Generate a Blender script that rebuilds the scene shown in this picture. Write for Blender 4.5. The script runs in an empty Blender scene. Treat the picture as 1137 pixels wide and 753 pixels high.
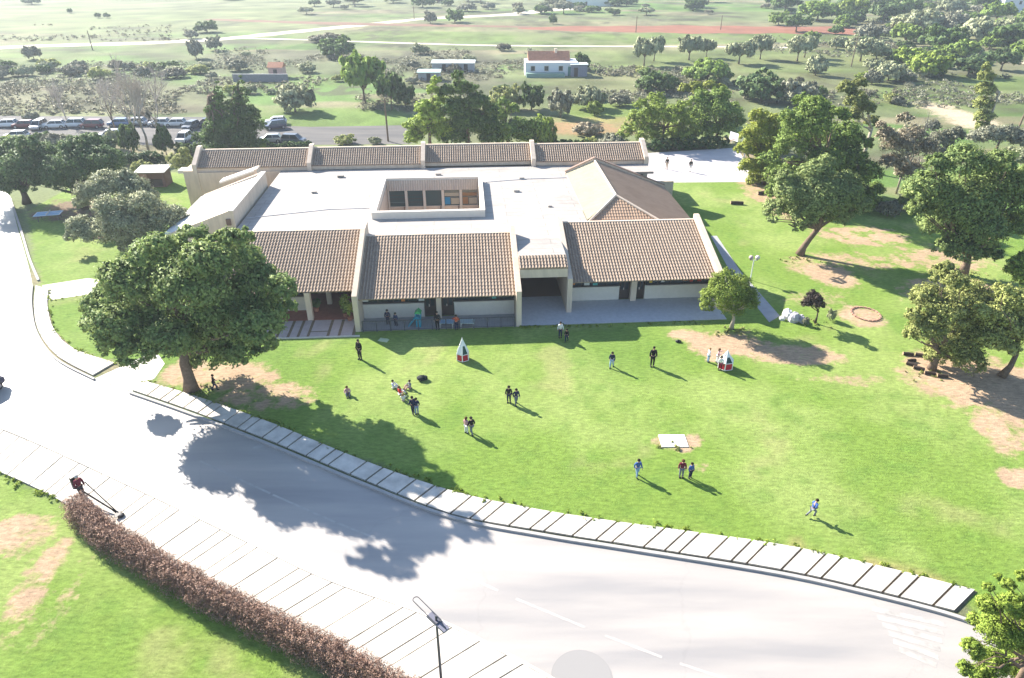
import bpy, bmesh, math, random
import numpy as np
from mathutils import Vector, Matrix

# ------------------------------------------------------------------ camera, sky, sun, exposure
scene = bpy.context.scene
COL = scene.collection
CAM_H, PITCH, FPX, CX, CY = 28.0, math.radians(30), 768.0, 568.5, 376.5
cam_data = bpy.data.cameras.new("camera"); cam_data.sensor_width = 36.0
cam_data.lens = FPX / 1137.0 * 36.0; cam_data.clip_end = 8000.0; cam_data.clip_start = 0.1
cam = bpy.data.objects.new("camera", cam_data); COL.objects.link(cam)
cam.location = (0, 0, CAM_H); cam.rotation_euler = (math.radians(90) - PITCH, 0, 0)
scene.camera = cam

SUN_DIR = Vector((-0.745 * math.cos(math.radians(30.5)), 0.667 * math.cos(math.radians(30.5)), math.sin(math.radians(30.5)))).normalized()
world = bpy.data.worlds.new("World"); scene.world = world; world.use_nodes = True
wn = world.node_tree; bg = wn.nodes["Background"]
sky = wn.nodes.new("ShaderNodeTexSky"); sky.sky_type = 'NISHITA'; sky.sun_disc = False
sky.sun_elevation = math.radians(30.5); sky.sun_rotation = math.atan2(SUN_DIR.x, SUN_DIR.y)
wn.links.new(sky.outputs[0], bg.inputs[0]); bg.inputs[1].default_value = 0.09
sky.ozone_density = 2.0; sky.dust_density = 0.4
sun_d = bpy.data.lights.new("sun", 'SUN'); sun_d.energy = 5.0; sun_d.angle = math.radians(0.55); sun_d.color = (1.0, 0.935, 0.84)
sun = bpy.data.objects.new("sun", sun_d); COL.objects.link(sun)
sun.rotation_euler = SUN_DIR.to_track_quat('Z', 'Y').to_euler(); sun.location = SUN_DIR * 200
scene.view_settings.view_transform = 'Standard'; scene.view_settings.look = 'None'
scene.view_settings.exposure = 1.72; scene.view_settings.gamma = 1.0
scene.cycles.use_denoising = True
scene.cycles.max_bounces = 6; scene.cycles.diffuse_bounces = 3; scene.cycles.transparent_max_bounces = 8

# ------------------------------------------------------------------ helpers
def ray(px, py):
    x = (px - CX) / FPX; y = -(py - CY) / FPX
    return Vector((x, math.cos(PITCH) + y * math.sin(PITCH), -math.sin(PITCH) + y * math.cos(PITCH)))
def at(px, py, z=0.0):
    d = ray(px, py); t = (z - CAM_H) / d.z
    return Vector((0, 0, CAM_H)) + d * t
def at_depth(px, py, Y):
    d = ray(px, py); t = Y / d.y
    return Vector((0, 0, CAM_H)) + d * t
def px_per_m(p):
    p = Vector(p) - Vector((0, 0, CAM_H)); return FPX / (p.y * math.cos(PITCH) - p.z * math.sin(PITCH))
def tall(base, ytop):
    """metres from the ground point seen at `base` up to picture row ytop"""
    g = at(*base); return at_depth(base[0], ytop, g.y).z

def nodes_of(m): return m.node_tree.nodes, m.node_tree.links
def P(name, color, rough=0.8, spec=0.3, metal=0.0, var=0.0, scale=3.0, bump=0.0, bscale=20.0, detail=5.0, stretch=None, emit=None):
    m = bpy.data.materials.new(name); m.use_nodes = True; n, l = nodes_of(m); b = n["Principled BSDF"]
    b.inputs["Base Color"].default_value = (*color, 1); b.inputs["Roughness"].default_value = rough
    b.inputs["Specular IOR Level"].default_value = spec; b.inputs["Metallic"].default_value = metal
    if var or bump:
        tc = n.new("ShaderNodeTexCoord"); src = tc.outputs["Object"]
        if stretch:
            mp = n.new("ShaderNodeMapping"); mp.inputs["Scale"].default_value = stretch; l.new(src, mp.inputs[0]); src = mp.outputs[0]
    if var:
        nz = n.new("ShaderNodeTexNoise"); nz.inputs["Scale"].default_value = scale; nz.inputs["Detail"].default_value = detail
        nz.inputs["Roughness"].default_value = 0.65; l.new(src, nz.inputs["Vector"])
        mr = n.new("ShaderNodeMapRange"); mr.inputs[1].default_value = 0.3; mr.inputs[2].default_value = 0.7
        mr.inputs[3].default_value = 1 - var; mr.inputs[4].default_value = 1 + var; l.new(nz.outputs["Fac"], mr.inputs[0])
        mx = n.new("ShaderNodeVectorMath"); mx.operation = 'SCALE'; mx.inputs[0].default_value = color
        l.new(mr.outputs[0], mx.inputs["Scale"]); l.new(mx.outputs[0], b.inputs["Base Color"])
    if bump:
        nb = n.new("ShaderNodeTexNoise"); nb.inputs["Scale"].default_value = bscale; nb.inputs["Detail"].default_value = 4
        l.new(src, nb.inputs["Vector"]); bp = n.new("ShaderNodeBump"); bp.inputs["Strength"].default_value = bump
        bp.inputs["Distance"].default_value = 0.05; l.new(nb.outputs["Fac"], bp.inputs["Height"]); l.new(bp.outputs[0], b.inputs["Normal"])
    return m

def leaf_mat(name, c0, c1, trans=0.32):
    """foliage: each leaf clump carries its own tint between two greens; thin leaves let some light through"""
    m = bpy.data.materials.new(name); m.use_nodes = True; n, l = nodes_of(m); b = n["Principled BSDF"]; out = n["Material Output"]
    a = n.new("ShaderNodeAttribute"); a.attribute_name = "tint"
    oi = n.new("ShaderNodeObjectInfo")
    mx = n.new("ShaderNodeMix"); mx.data_type = 'RGBA'; mx.inputs[6].default_value = (*c0, 1); mx.inputs[7].default_value = (*c1, 1)
    l.new(a.outputs["Fac"], mx.inputs[0])
    mr = n.new("ShaderNodeMapRange"); mr.inputs[3].default_value = 0.82; mr.inputs[4].default_value = 1.18; l.new(oi.outputs["Random"], mr.inputs[0])
    sc = n.new("ShaderNodeVectorMath"); sc.operation = 'SCALE'; l.new(mx.outputs[2], sc.inputs[0]); l.new(mr.outputs[0], sc.inputs["Scale"])
    l.new(sc.outputs[0], b.inputs["Base Color"]); b.inputs["Roughness"].default_value = 0.65; b.inputs["Specular IOR Level"].default_value = 0.25
    t = n.new("ShaderNodeBsdfTranslucent"); l.new(sc.outputs[0], t.inputs[0])
    ms = n.new("ShaderNodeMixShader"); ms.inputs[0].default_value = trans
    l.new(b.outputs[0], ms.inputs[1]); l.new(t.outputs[0], ms.inputs[2]); l.new(ms.outputs[0], out.inputs[0])
    return m

class MB:
    """collects shapes and links them as ONE mesh object"""
    def __init__(s): s.v = []; s.f = []; s.m = []
    def add(s, vs, fs, mi=0):
        o = len(s.v); s.v += [tuple(x) for x in vs]
        for f in fs: s.f.append(tuple(i + o for i in f)); s.m.append(mi)
        return s
    def box(s, x0, x1, y0, y1, z0, z1, mi=0):
        return s.add([(x0,y0,z0),(x1,y0,z0),(x1,y1,z0),(x0,y1,z0),(x0,y0,z1),(x1,y0,z1),(x1,y1,z1),(x0,y1,z1)],
                     [(0,3,2,1),(4,5,6,7),(0,1,5,4),(1,2,6,5),(2,3,7,6),(3,0,4,7)], mi)
    def prism(s, poly, a0, a1, axis='z', mi=0):
        """extrude a 2D outline along an axis; outline coordinates are the other two axes in order"""
        n = len(poly)
        def mk(p, a):
            return (p[0], p[1], a) if axis == 'z' else ((a, p[0], p[1]) if axis == 'x' else (p[0], a, p[1]))
        vs = [mk(p, a0) for p in poly] + [mk(p, a1) for p in poly]
        fs = [tuple(range(n))[::-1], tuple(range(n, 2 * n))] + [(i, (i + 1) % n, n + (i + 1) % n, n + i) for i in range(n)]
        return s.add(vs, fs, mi)
    def tube(s, pts, rad, seg=8, mi=0, cap=True):
        pts = [Vector(p) for p in pts]
        if not hasattr(rad, '__len__'): rad = [rad] * len(pts)
        rings = []; vs = []; fs = []
        prev = None
        for i, p in enumerate(pts):
            d = (pts[min(i + 1, len(pts) - 1)] - pts[max(i - 1, 0)]).normalized()
            ref = prev if prev is not None else (Vector((1, 0, 0)) if abs(d.x) < 0.8 else Vector((0, 1, 0)))
            a = (ref - d * ref.dot(d)).normalized(); b = d.cross(a); prev = a
            rings.append(len(vs))
            for k in range(seg):
                t = 2 * math.pi * k / seg; vs.append(p + (a * math.cos(t) + b * math.sin(t)) * rad[i])
        for i in range(len(pts) - 1):
            for k in range(seg):
                fs.append((rings[i] + k, rings[i] + (k + 1) % seg, rings[i + 1] + (k + 1) % seg, rings[i + 1] + k))
        if cap:
            fs.append(tuple(rings[0] + k for k in range(seg))[::-1]); fs.append(tuple(rings[-1] + k for k in range(seg)))
        return s.add(vs, fs, mi)
    def ball(s, c, r, mi=0, nu=12, nv=8, rnd=None, zmin=-1.0):
        c = Vector(c); r = Vector(r) if hasattr(r, '__len__') else Vector((r, r, r)); vs = []; fs = []
        for j in range(nv + 1):
            th = math.pi * j / nv; zz = max(math.cos(th), zmin); rr = math.sin(th) if math.cos(th) >= zmin else math.sqrt(max(0, 1 - zmin * zmin))
            for i in range(nu):
                ph = 2 * math.pi * i / nu; k = 1.0 if rnd is None else 1 + rnd.uniform(-.12, .12)
                vs.append(c + Vector((r.x * rr * math.cos(ph) * k, r.y * rr * math.sin(ph) * k, r.z * zz * k)))
        for j in range(nv):
            for i in range(nu):
                fs.append((j * nu + i, (j + 1) * nu + i, (j + 1) * nu + (i + 1) % nu, j * nu + (i + 1) % nu))
        return s.add(vs, fs, mi)
    def mesh(s, name, mats, smooth=False):
        me = bpy.data.meshes.new(name); me.from_pydata(s.v, [], s.f)
        for m in (mats if isinstance(mats, (list, tuple)) else [mats]): me.materials.append(m)
        me.polygons.foreach_set("material_index", s.m)
        if smooth: me.polygons.foreach_set("use_smooth", [True] * len(s.f))
        bm = bmesh.new(); bm.from_mesh(me); bmesh.ops.remove_doubles(bm, verts=bm.verts, dist=1e-5)
        bmesh.ops.recalc_face_normals(bm, faces=bm.faces); bm.to_mesh(me); bm.free()
        me.update(); return me
    def build(s, name, mats, parent=None, smooth=False, loc=None, rz=0):
        return link(name, s.mesh(name, mats, smooth), parent, loc, rz)

def link(name, me, parent=None, loc=None, rz=0):
    o = bpy.data.objects.new(name, me); COL.objects.link(o)
    if parent: o.parent = parent
    if loc is not None: o.location = loc
    if rz: o.rotation_euler.z = rz
    return o
def tag(o, label=None, cat=None, group=None, kind=None):
    for k, v in (("label", label), ("category", cat), ("group", group), ("kind", kind)):
        if v: o[k] = v
    return o
def empty(name, loc, label, cat, rz=0, group=None):
    o = bpy.data.objects.new(name, None); COL.objects.link(o); o.location = loc; o.rotation_euler.z = rz
    o.empty_display_size = 0.3
    return tag(o, label, cat, group)
def copy_tree(o, parent=None):
    c = o.copy(); COL.objects.link(c); c.parent = parent
    for ch in list(o.children):
        copy_tree(ch, c)
    return c
def slotmat(o, i, m):
    o.material_slots[i].link = 'OBJECT'; o.material_slots[i].material = m

# numpy value noise
def vnoise(x, y, seed, freq):
    rs = np.random.RandomState(seed); N = 256; g = rs.rand(N, N)
    x = x * freq + 1000.37; y = y * freq + 1000.71
    xi = np.floor(x).astype(int); yi = np.floor(y).astype(int); fx = x - xi; fy = y - yi
    fx = fx * fx * (3 - 2 * fx); fy = fy * fy * (3 - 2 * fy)
    a = g[xi % N, yi % N]; b = g[(xi + 1) % N, yi % N]; c = g[xi % N, (yi + 1) % N]; d = g[(xi + 1) % N, (yi + 1) % N]
    return (a * (1 - fx) + b * fx) * (1 - fy) + (c * (1 - fx) + d * fx) * fy
def fbm(x, y, seed, freq, octv=4):
    s = 0; a = 0.5; t = 0
    for k in range(octv):
        s = s + a * vnoise(x, y, seed + k, freq * 2 ** k); t += a; a *= 0.55
    return s / t
def sstep(a, b, x):
    t = np.clip((x - a) / (b - a), 0, 1); return t * t * (3 - 2 * t)
def inside(poly, x, y):
    r = np.zeros(x.shape, bool); n = len(poly)
    for i in range(n):
        x0, y0 = poly[i]; x1, y1 = poly[(i + 1) % n]
        if y0 == y1: continue
        c = ((y0 > y) != (y1 > y)) & (x < (x1 - x0) * (y - y0) / (y1 - y0) + x0); r ^= c
    return r
def gp(pts): return [tuple(at(*p).xy) for p in pts]
def edge_dist(pts, x, y):
    """distance to a polyline"""
    d = np.full(x.shape, 1e9)
    for (x0, y0), (x1, y1) in zip(pts[:-1], pts[1:]):
        dx, dy = x1 - x0, y1 - y0; t = np.clip(((x - x0) * dx + (y - y0) * dy) / (dx * dx + dy * dy + 1e-12), 0, 1)
        d = np.minimum(d, np.hypot(x - x0 - t * dx, y - y0 - t * dy))
    return d

# ------------------------------------------------------------------ ground sheet
LAWN = gp([(30,235),(100,195),(215,190),(725,190),(840,190),(860,235),(1010,235),(1200,240),(1400,420),(1400,800),(1100,720),(1060,660),(900,612),(700,590),(500,548),(330,482),(205,437),(120,400),(60,385),(46,330)])
LAWN2 = gp([(-400,470),(-60,500),(40,545),(90,570),(150,600),(330,720),(420,800),(420,1100),(-600,1100)])
def band_px(py): return at(CX, py).y
def make_ground():
    xs = np.concatenate([-np.geomspace(75, 2600, 90)[::-1], np.arange(-74.6, 74.6, 0.38), np.geomspace(75, 2600, 90)])
    ys = np.concatenate([np.array([-400, -150, -60, -25, -8]), np.arange(0, 14, 1.0), np.arange(14, 92, 0.38), np.geomspace(92.4, 520, 300), np.geomspace(528, 4200, 40)])
    X, Y = np.meshgrid(xs, ys, indexing='ij'); nx, ny = X.shape
    Z = np.zeros_like(X)
    x = X.ravel(); y = Y.ravel()
    w1 = fbm(x, y, 3, 0.25, 4) - 0.5; w2 = fbm(x, y, 9, 0.25, 4) - 0.5
    xw = x + 2.4 * w1; yw = y + 2.4 * w2
    n_big = fbm(x, y, 20, 0.035, 4); n_mid = fbm(x, y, 30, 0.16, 4); n_fine = fbm(x, y, 40, 0.9, 3)
    def C(*c): return np.array(c)[None, :]
    def mix(a, b, t): return a + (b - a) * t[:, None]
    # open country: pale dry grass with greener and scrubby patches
    far_n = fbm(x * 0.35, y, 50, 0.03, 5); far_m = fbm(x * 0.25, y, 60, 0.09, 4)
    c = np.repeat(C(0.165, 0.186, 0.088), len(x), 0)
    c = mix(c, C(0.115, 0.185, 0.050), sstep(0.50, 0.64, far_n)); c = mix(c, C(0.24, 0.205, 0.13), sstep(0.52, 0.66, far_m))
    c = mix(c, C(0.12, 0.11, 0.075), 0.8 * sstep(0.55, 0.7, fbm(x * 0.5, y, 70, 0.06, 5)))
    def band(y0, y1, x0, x1, col, soft=0.12, amt=1.0, warp=0.10):
        """a strip of country between picture rows y0 (far) and y1 (near), columns x0..x1"""
        nonlocal c
        ya, yb = band_px(y1), band_px(y0); yy = y * (1 + warp * (fbm(x, y, 81, 0.02, 3) - 0.5))
        xc = CX + FPX * x / (y * math.cos(PITCH) + CAM_H * math.sin(PITCH) + 1e-6)
        xc = xc + 60 * (fbm(x, y, 83, 0.03, 3) - 0.5)
        s = soft * (yb - ya)
        k = sstep(ya - s, ya + s, yy) * (1 - sstep(yb - s, yb + s, yy)) * sstep(x0 - 14, x0 + 14, xc) * (1 - sstep(x1 - 14, x1 + 14, xc)) * (y > 5)
        c = mix(c, np.array(col)[None, :], amt * k)
    band(-5, 10, -400, 700, (0.20, 0.21, 0.115)); band(10, 36, -400, 330, (0.19, 0.215, 0.10), amt=0.75)
    band(25, 46, 340, 1000, (0.23, 0.20, 0.12), amt=0.7); band(36, 48, 380, 1000, (0.14, 0.19, 0.055), amt=0.85)
    band(53, 88, 620, 1000, (0.16, 0.19, 0.07), amt=0.75); band(58, 76, -300, 110, (0.14, 0.20, 0.055), amt=0.7)
    band(60, 92, 230, 560, (0.15, 0.14, 0.095), amt=0.7); band(92, 128, -300, 230, (0.17, 0.15, 0.10), amt=0.8)
    band(82, 105, 610, 1200, (0.20, 0.195, 0.10), amt=0.6)
    band(84, 122, 960, 1300, (0.13, 0.18, 0.05), amt=0.8); band(64, 82, 990, 1400, (0.25, 0.225, 0.15), amt=0.7)
    band(118, 142, 270, 460, (0.13, 0.20, 0.045), amt=0.85); band(118, 140, 620, 720, (0.15, 0.20, 0.05), amt=0.85)
    band(135, 152, 600, 720, (0.30, 0.20, 0.10), amt=0.5); band(80, 96, 250, 450, (0.12, 0.19, 0.04), amt=0.6)
    fm = fbm(x * .6, y * .45, 120, 0.22, 5); ff = sstep(85, 130, y)
    c = c * (1 + (1.5 * (fm - .5) * ff)[:, None]); c = mix(c, C(0.105, 0.098, 0.062), .75 * ff * sstep(.60, .70, fbm(x * .6, y * .4, 125, 0.30, 4)) * sstep(.40, .55, fbm(x, y, 128, 0.02, 3)))
    c = mix(c, C(0.23, 0.235, 0.12), .6 * ff * sstep(.58, .70, fbm(x * .5, y * .35, 131, 0.16, 4)))
    c = c * (1 - .20 * sstep(90, 150, y))[:, None] * np.array([[.95, 1.0, .92]])
    # mown lawns
    li = inside(LAWN, xw * .35 + x * .65, yw * .35 + y * .65) | inside(LAWN2, x, y)
    tx = (x * 0.80 - y * 0.60); 
    g = mix(np.repeat(C(0.152, 0.232, 0.042), len(x), 0), C(0.225, 0.290, 0.080), sstep(0.35, 0.72, n_mid))
    g = mix(g, C(0.105, 0.188, 0.031), 0.7 * sstep(0.50, 0.72, n_big)); g = mix(g, C(0.105, 0.190, 0.034), 0.5 * sstep(0.52, 0.8, n_fine))
    g = mix(g, C(0.30, 0.275, 0.125), 0.45 * sstep(0.62, 0.80, fbm(x, y, 90, 0.22, 5)))
    # trampled dry strip beside the slabs and around the right side
    kerb = gp([(205,437),(330,482),(500,548),(700,590),(900,612),(1060,660)])
    dk = edge_dist(kerb, x, y); kk = sstep(1.5, 0.1, dk) * sstep(0.42, 0.62, fbm(x, y, 95, 0.45, 4)) * sstep(0, 14, x)
    g = mix(g, C(0.34, 0.235, 0.125), 0.8 * kk)
    c = np.where(li[:, None], g, c)
    # bare earth patches: picture centre and half sizes
    K = np.zeros(len(x)); E = np.repeat(C(0.385, 0.272, 0.175), len(x), 0)
    en = fbm(x, y, 97, 0.8, 4); ec = (0.82 + 0.36 * fbm(x, y, 101, 0.7, 4))[:, None]
    def blob(px, py, rx, ry, col=(0.385, 0.272, 0.175), amt=1.0, soft=0.45, warp=1.0, grass=0.2):
        g0 = at(px, py); ax = (at(px + rx, py) - g0).length; ay = abs(at(px, py - ry).y - at(px, py + ry).y) / 2
        m = (np.abs(x - g0.x) < ax * 2.2) & (np.abs(y - g0.y) < ay * 2.2)
        if not m.any(): return
        d = np.hypot((x[m] + 2.2 * warp * w1[m] - g0.x) / ax, (y[m] + 2.2 * warp * w2[m] - g0.y) / ay) + 0.7 * (en[m] - 0.5)
        k = (1 - sstep(1 - soft, 1 + soft, d)) * (0.25 + 0.75 * amt)
        k = k * (1 - .95 * grass * sstep(0.45, 0.7, fbm(x[m], y[m], 99, 1.1, 3)))
        up_ = k > K[m]; e = E[m]; e[up_] = np.array(col)[None, :] ; E[m] = e; K[m] = np.maximum(K[m], k)
    blob(258, 420, 60, 18, grass=.4); blob(205, 414, 30, 18, amt=.8); blob(300, 440, 60, 18, amt=0.75, grass=.4)
    blob(812, 382, 56, 17); blob(880, 392, 60, 14, amt=0.8); blob(930, 420, 60, 8, amt=0.45, grass=.6); blob(760, 370, 25, 7)
    blob(955, 350, 24, 14, amt=0.85); blob(905, 330, 40, 10, amt=.35); blob(925, 306, 28, 14, amt=0.85); blob(900, 296, 30, 10, amt=.5)
    blob(955, 262, 55, 13, amt=0.8, grass=.6); blob(1070, 325, 80, 20, amt=0.75, grass=.4); blob(945, 290, 55, 12, amt=.6, grass=.5); blob(1040, 290, 60, 18, amt=.7, grass=.5)
    blob(1080, 425, 75, 32); blob(1150, 450, 70, 55); blob(1030, 402, 30, 16, amt=.9); blob(1140, 530, 26, 16); blob(1110, 480, 28, 24, amt=.8)
    blob(760, 492, 22, 11, amt=0.75); blob(735, 492, 14, 8, amt=.5); blob(770, 520, 25, 7, amt=.35); 
    
    blob(20, 590, 46, 26, amt=0.85); blob(45, 635, 22, 45, amt=.75, grass=.5); blob(72, 660, 16, 60, amt=.3, grass=.7); blob(20, 680, 30, 40, amt=.35, grass=.6)
    blob(95, 232, 60, 14, col=(0.17, 0.12, 0.08), amt=.8); blob(850, 215, 20, 30, amt=.7); blob(835, 175, 10, 30, amt=.5)
    blob(640, 142, 60, 8, col=(0.3, 0.19, 0.1), amt=.6); blob(1065, 130, 28, 20, col=(0.45, 0.36, 0.25), amt=.9); blob(1130, 345, 40, 20, amt=.7)
    c = c * (0.93 + 0.14 * fbm(x, y, 110, 1.3, 3))[:, None]
    E = E * ec
    idx = np.arange(nx * ny).reshape(nx, ny)
    f = np.stack([idx[:-1, :-1], idx[1:, :-1], idx[1:, 1:], idx[:-1, 1:]], -1).reshape(-1, 4)
    me = bpy.data.meshes.new("ground"); me.vertices.add(nx * ny)
    me.vertices.foreach_set("co", np.stack([x, y, Z.ravel()], -1).astype(np.float32).ravel())
    me.loops.add(f.size); me.loops.foreach_set("vertex_index", f.ravel().astype(np.int32))
    me.polygons.add(len(f)); me.polygons.foreach_set("loop_start", np.arange(0, f.size, 4, dtype=np.int32))
    me.update(calc_edges=True)
    at_ = me.attributes.new("soil", 'FLOAT_COLOR', 'POINT')
    at_.data.foreach_set("color", np.concatenate([c, np.ones((len(x), 1))], 1).astype(np.float32).ravel())
    a2 = me.attributes.new("earth", 'FLOAT_COLOR', 'POINT'); a2.data.foreach_set("color", np.concatenate([E, np.ones((len(x), 1))], 1).astype(np.float32).ravel())
    a3 = me.attributes.new("bare", 'FLOAT', 'POINT'); a3.data.foreach_set("value", K.astype(np.float32))
    m = bpy.data.materials.new("ground_earth_and_grass"); m.use_nodes = True; n, l = nodes_of(m); b = n["Principled BSDF"]
    a = n.new("ShaderNodeAttribute"); a.attribute_name = "soil"; tc = n.new("ShaderNodeTexCoord")
    f1 = n.new("ShaderNodeTexNoise"); f1.inputs["Scale"].default_value = 3.4; f1.inputs["Detail"].default_value = 8; f1.inputs["Roughness"].default_value = 0.75
    mp = n.new("ShaderNodeMapping"); mp.inputs["Scale"].default_value = (0.6, 1.4, 1); mp.inputs["Rotation"].default_value = (0, 0, 0.2)
    l.new(tc.outputs["Object"], mp.inputs[0]); l.new(mp.outputs[0], f1.inputs["Vector"])
    mr = n.new("ShaderNodeMapRange"); mr.inputs[1].default_value = 0.3; mr.inputs[2].default_value = 0.7; mr.inputs[3].default_value = 0.58; mr.inputs[4].default_value = 1.42
    l.new(f1.outputs["Fac"], mr.inputs[0])
    sc = n.new("ShaderNodeVectorMath"); sc.operation = 'SCALE'; l.new(mr.outputs[0], sc.inputs["Scale"]); l.new(sc.outputs[0], b.inputs["Base Color"])
    ea = n.new("ShaderNodeAttribute"); ea.attribute_name = "earth"; ba = n.new("ShaderNodeAttribute"); ba.attribute_name = "bare"
    f3 = n.new("ShaderNodeTexNoise"); f3.inputs["Scale"].default_value = 1.7; f3.inputs["Detail"].default_value = 9; f3.inputs["Roughness"].default_value = .72; l.new(tc.outputs["Object"], f3.inputs["Vector"])
    ad = n.new("ShaderNodeMath"); ad.operation = 'MULTIPLY_ADD'; ad.inputs[1].default_value = 1.5; l.new(f3.outputs["Fac"], ad.inputs[0]); l.new(ba.outputs["Fac"], ad.inputs[2])
    th = n.new("ShaderNodeMapRange"); th.inputs[1].default_value = 1.12; th.inputs[2].default_value = 1.5; l.new(ad.outputs[0], th.inputs[0])
    nz0 = n.new("ShaderNodeMath"); nz0.operation = 'GREATER_THAN'; nz0.inputs[1].default_value = .02; l.new(ba.outputs["Fac"], nz0.inputs[0])
    kk_ = n.new("ShaderNodeMath"); kk_.operation = 'MULTIPLY'; l.new(th.outputs[0], kk_.inputs[0]); l.new(nz0.outputs[0], kk_.inputs[1])
    mxe = n.new("ShaderNodeMix"); mxe.data_type = 'RGBA'; l.new(kk_.outputs[0], mxe.inputs[0]); l.new(a.outputs["Color"], mxe.inputs[6]); l.new(ea.outputs["Color"], mxe.inputs[7]); l.new(mxe.outputs[2], sc.inputs[0])
    b.inputs["Roughness"].default_value = 0.95; b.inputs["Specular IOR Level"].default_value = 0.12
    bp = n.new("ShaderNodeBump"); bp.inputs["Strength"].default_value = 0.7; bp.inputs["Distance"].default_value = 0.10
    f2 = n.new("ShaderNodeTexNoise"); f2.inputs["Scale"].default_value = 7; f2.inputs["Detail"].default_value = 6; f2.inputs["Roughness"].default_value = .8; l.new(tc.outputs["Object"], f2.inputs["Vector"])
    l.new(f2.outputs["Fac"], bp.inputs["Height"]); l.new(bp.outputs[0], b.inputs["Normal"])
    me.materials.append(m)
    tag(link("ground", me), kind="structure")
make_ground()

# ------------------------------------------------------------------ roads, pavements, courts
def sheet(name, poly, z, mat, kind="structure"):
    bm = bmesh.new(); vs = [bm.verts.new((p[0], p[1], z)) for p in poly]; bm.faces.new(vs); bmesh.ops.triangulate(bm, faces=bm.faces)
    for f in bm.faces:
        f.normal_update()
        if f.normal.z < 0: f.normal_flip()
    me = bpy.data.meshes.new(name); bm.to_mesh(me); bm.free(); me.materials.append(mat)
    o = link(name, me); tag(o, kind=kind); return o
def smooth_line(pts, n=6):
    pts = [Vector(p) for p in pts]; out = []
    for i in range(len(pts) - 1):
        p0 = pts[max(i - 1, 0)]; p1 = pts[i]; p2 = pts[i + 1]; p3 = pts[min(i + 2, len(pts) - 1)]
        for k in range(n):
            t = k / n
            out.append(0.5 * ((2 * p1) + (p2 - p0) * t + (2 * p0 - 5 * p1 + 4 * p2 - p3) * t * t + (3 * p1 - p0 - 3 * p2 + p3) * t ** 3))
    out.append(pts[-1]); return out
def asphalt(name, base, rough, spec=0.5):
    m = P(name, base, rough=rough, spec=spec); n, l = nodes_of(m); b = n["Principled BSDF"]; tc = n.new("ShaderNodeTexCoord")
    mp = n.new("ShaderNodeMapping"); mp.inputs["Rotation"].default_value = (0, 0, 0.42); mp.inputs["Scale"].default_value = (0.12, 0.9, 1); l.new(tc.outputs["Object"], mp.inputs[0])
    n1 = n.new("ShaderNodeTexNoise"); n1.inputs["Scale"].default_value = 0.55; n1.inputs["Detail"].default_value = 6; l.new(mp.outputs[0], n1.inputs["Vector"])
    n2 = n.new("ShaderNodeTexNoise"); n2.inputs["Scale"].default_value = 30; n2.inputs["Detail"].default_value = 3; l.new(tc.outputs["Object"], n2.inputs["Vector"])
    r = n.new("ShaderNodeValToRGB"); r.color_ramp.elements[0].position = .32; r.color_ramp.elements[1].position = .68
    r.color_ramp.elements[0].color = (base[0] * .74, base[1] * .75, base[2] * .78, 1); r.color_ramp.elements[1].color = (base[0] * 1.18, base[1] * 1.14, base[2] * 1.10, 1); l.new(n1.outputs["Fac"], r.inputs[0])
    mr = n.new("ShaderNodeMapRange"); mr.inputs[3].default_value = .85; mr.inputs[4].default_value = 1.15; l.new(n2.outputs["Fac"], mr.inputs[0])
    vo = n.new("ShaderNodeTexVoronoi"); vo.feature = 'DISTANCE_TO_EDGE'; vo.inputs["Scale"].default_value = .09
    wv = n.new("ShaderNodeTexNoise"); wv.inputs["Scale"].default_value = .9; wv.inputs["Detail"].default_value = 6; l.new(tc.outputs["Object"], wv.inputs["Vector"])
    wa = n.new("ShaderNodeVectorMath"); wa.operation = 'MULTIPLY_ADD'; wa.inputs[1].default_value = (1.6, 1.6, 0); l.new(wv.outputs["Color"], wa.inputs[0]); l.new(tc.outputs["Object"], wa.inputs[2]); l.new(wa.outputs[0], vo.inputs["Vector"])
    cr = n.new("ShaderNodeMapRange"); cr.inputs[1].default_value = .0; cr.inputs[2].default_value = .006; cr.inputs[3].default_value = .94; cr.inputs[4].default_value = 1.0; l.new(vo.outputs["Distance"], cr.inputs[0])
    mm = n.new("ShaderNodeMath"); mm.operation = 'MULTIPLY'; l.new(mr.outputs[0], mm.inputs[0]); l.new(cr.outputs[0], mm.inputs[1])
    sc = n.new("ShaderNodeVectorMath"); sc.operation = 'SCALE'; l.new(r.outputs[0], sc.inputs[0]); l.new(mm.outputs[0], sc.inputs["Scale"]); l.new(sc.outputs[0], b.inputs["Base Color"])
    bp = n.new("ShaderNodeBump"); bp.inputs["Strength"].default_value = .25; bp.inputs["Distance"].default_value = .02; l.new(n2.outputs["Fac"], bp.inputs["Height"]); l.new(bp.outputs[0], b.inputs["Normal"])
    return m
M_road = asphalt("worn_pale_asphalt", (0.36, 0.335, 0.308), 0.45)
M_lot = asphalt("car_park_asphalt", (0.125, 0.12, 0.115), 0.9, .15)
M_conc = P("concrete_slab", (0.53, 0.49, 0.43), rough=.8, var=.24, scale=.9, bump=.15, bscale=30)
M_conc_grey = P("grey_paving", (0.33, 0.33, 0.34), rough=.8, var=.12, scale=1.5)
M_kerb = P("kerb_concrete", (0.36, 0.34, 0.32), rough=.85, var=.12)
M_mark = P("worn_road_paint", (0.395, 0.37, 0.342), rough=.6, var=.15, scale=2)
M_track = P("pale_dirt_track", (0.55, 0.49, 0.38), rough=.95, spec=.1, var=.15, scale=.3)
M_earth = P("joint_earth", (0.17, 0.13, 0.085), rough=.95, var=.2)
M_redtile = P("red_floor_tile", (0.26, 0.10, 0.07), rough=.7, var=.15)

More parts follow.
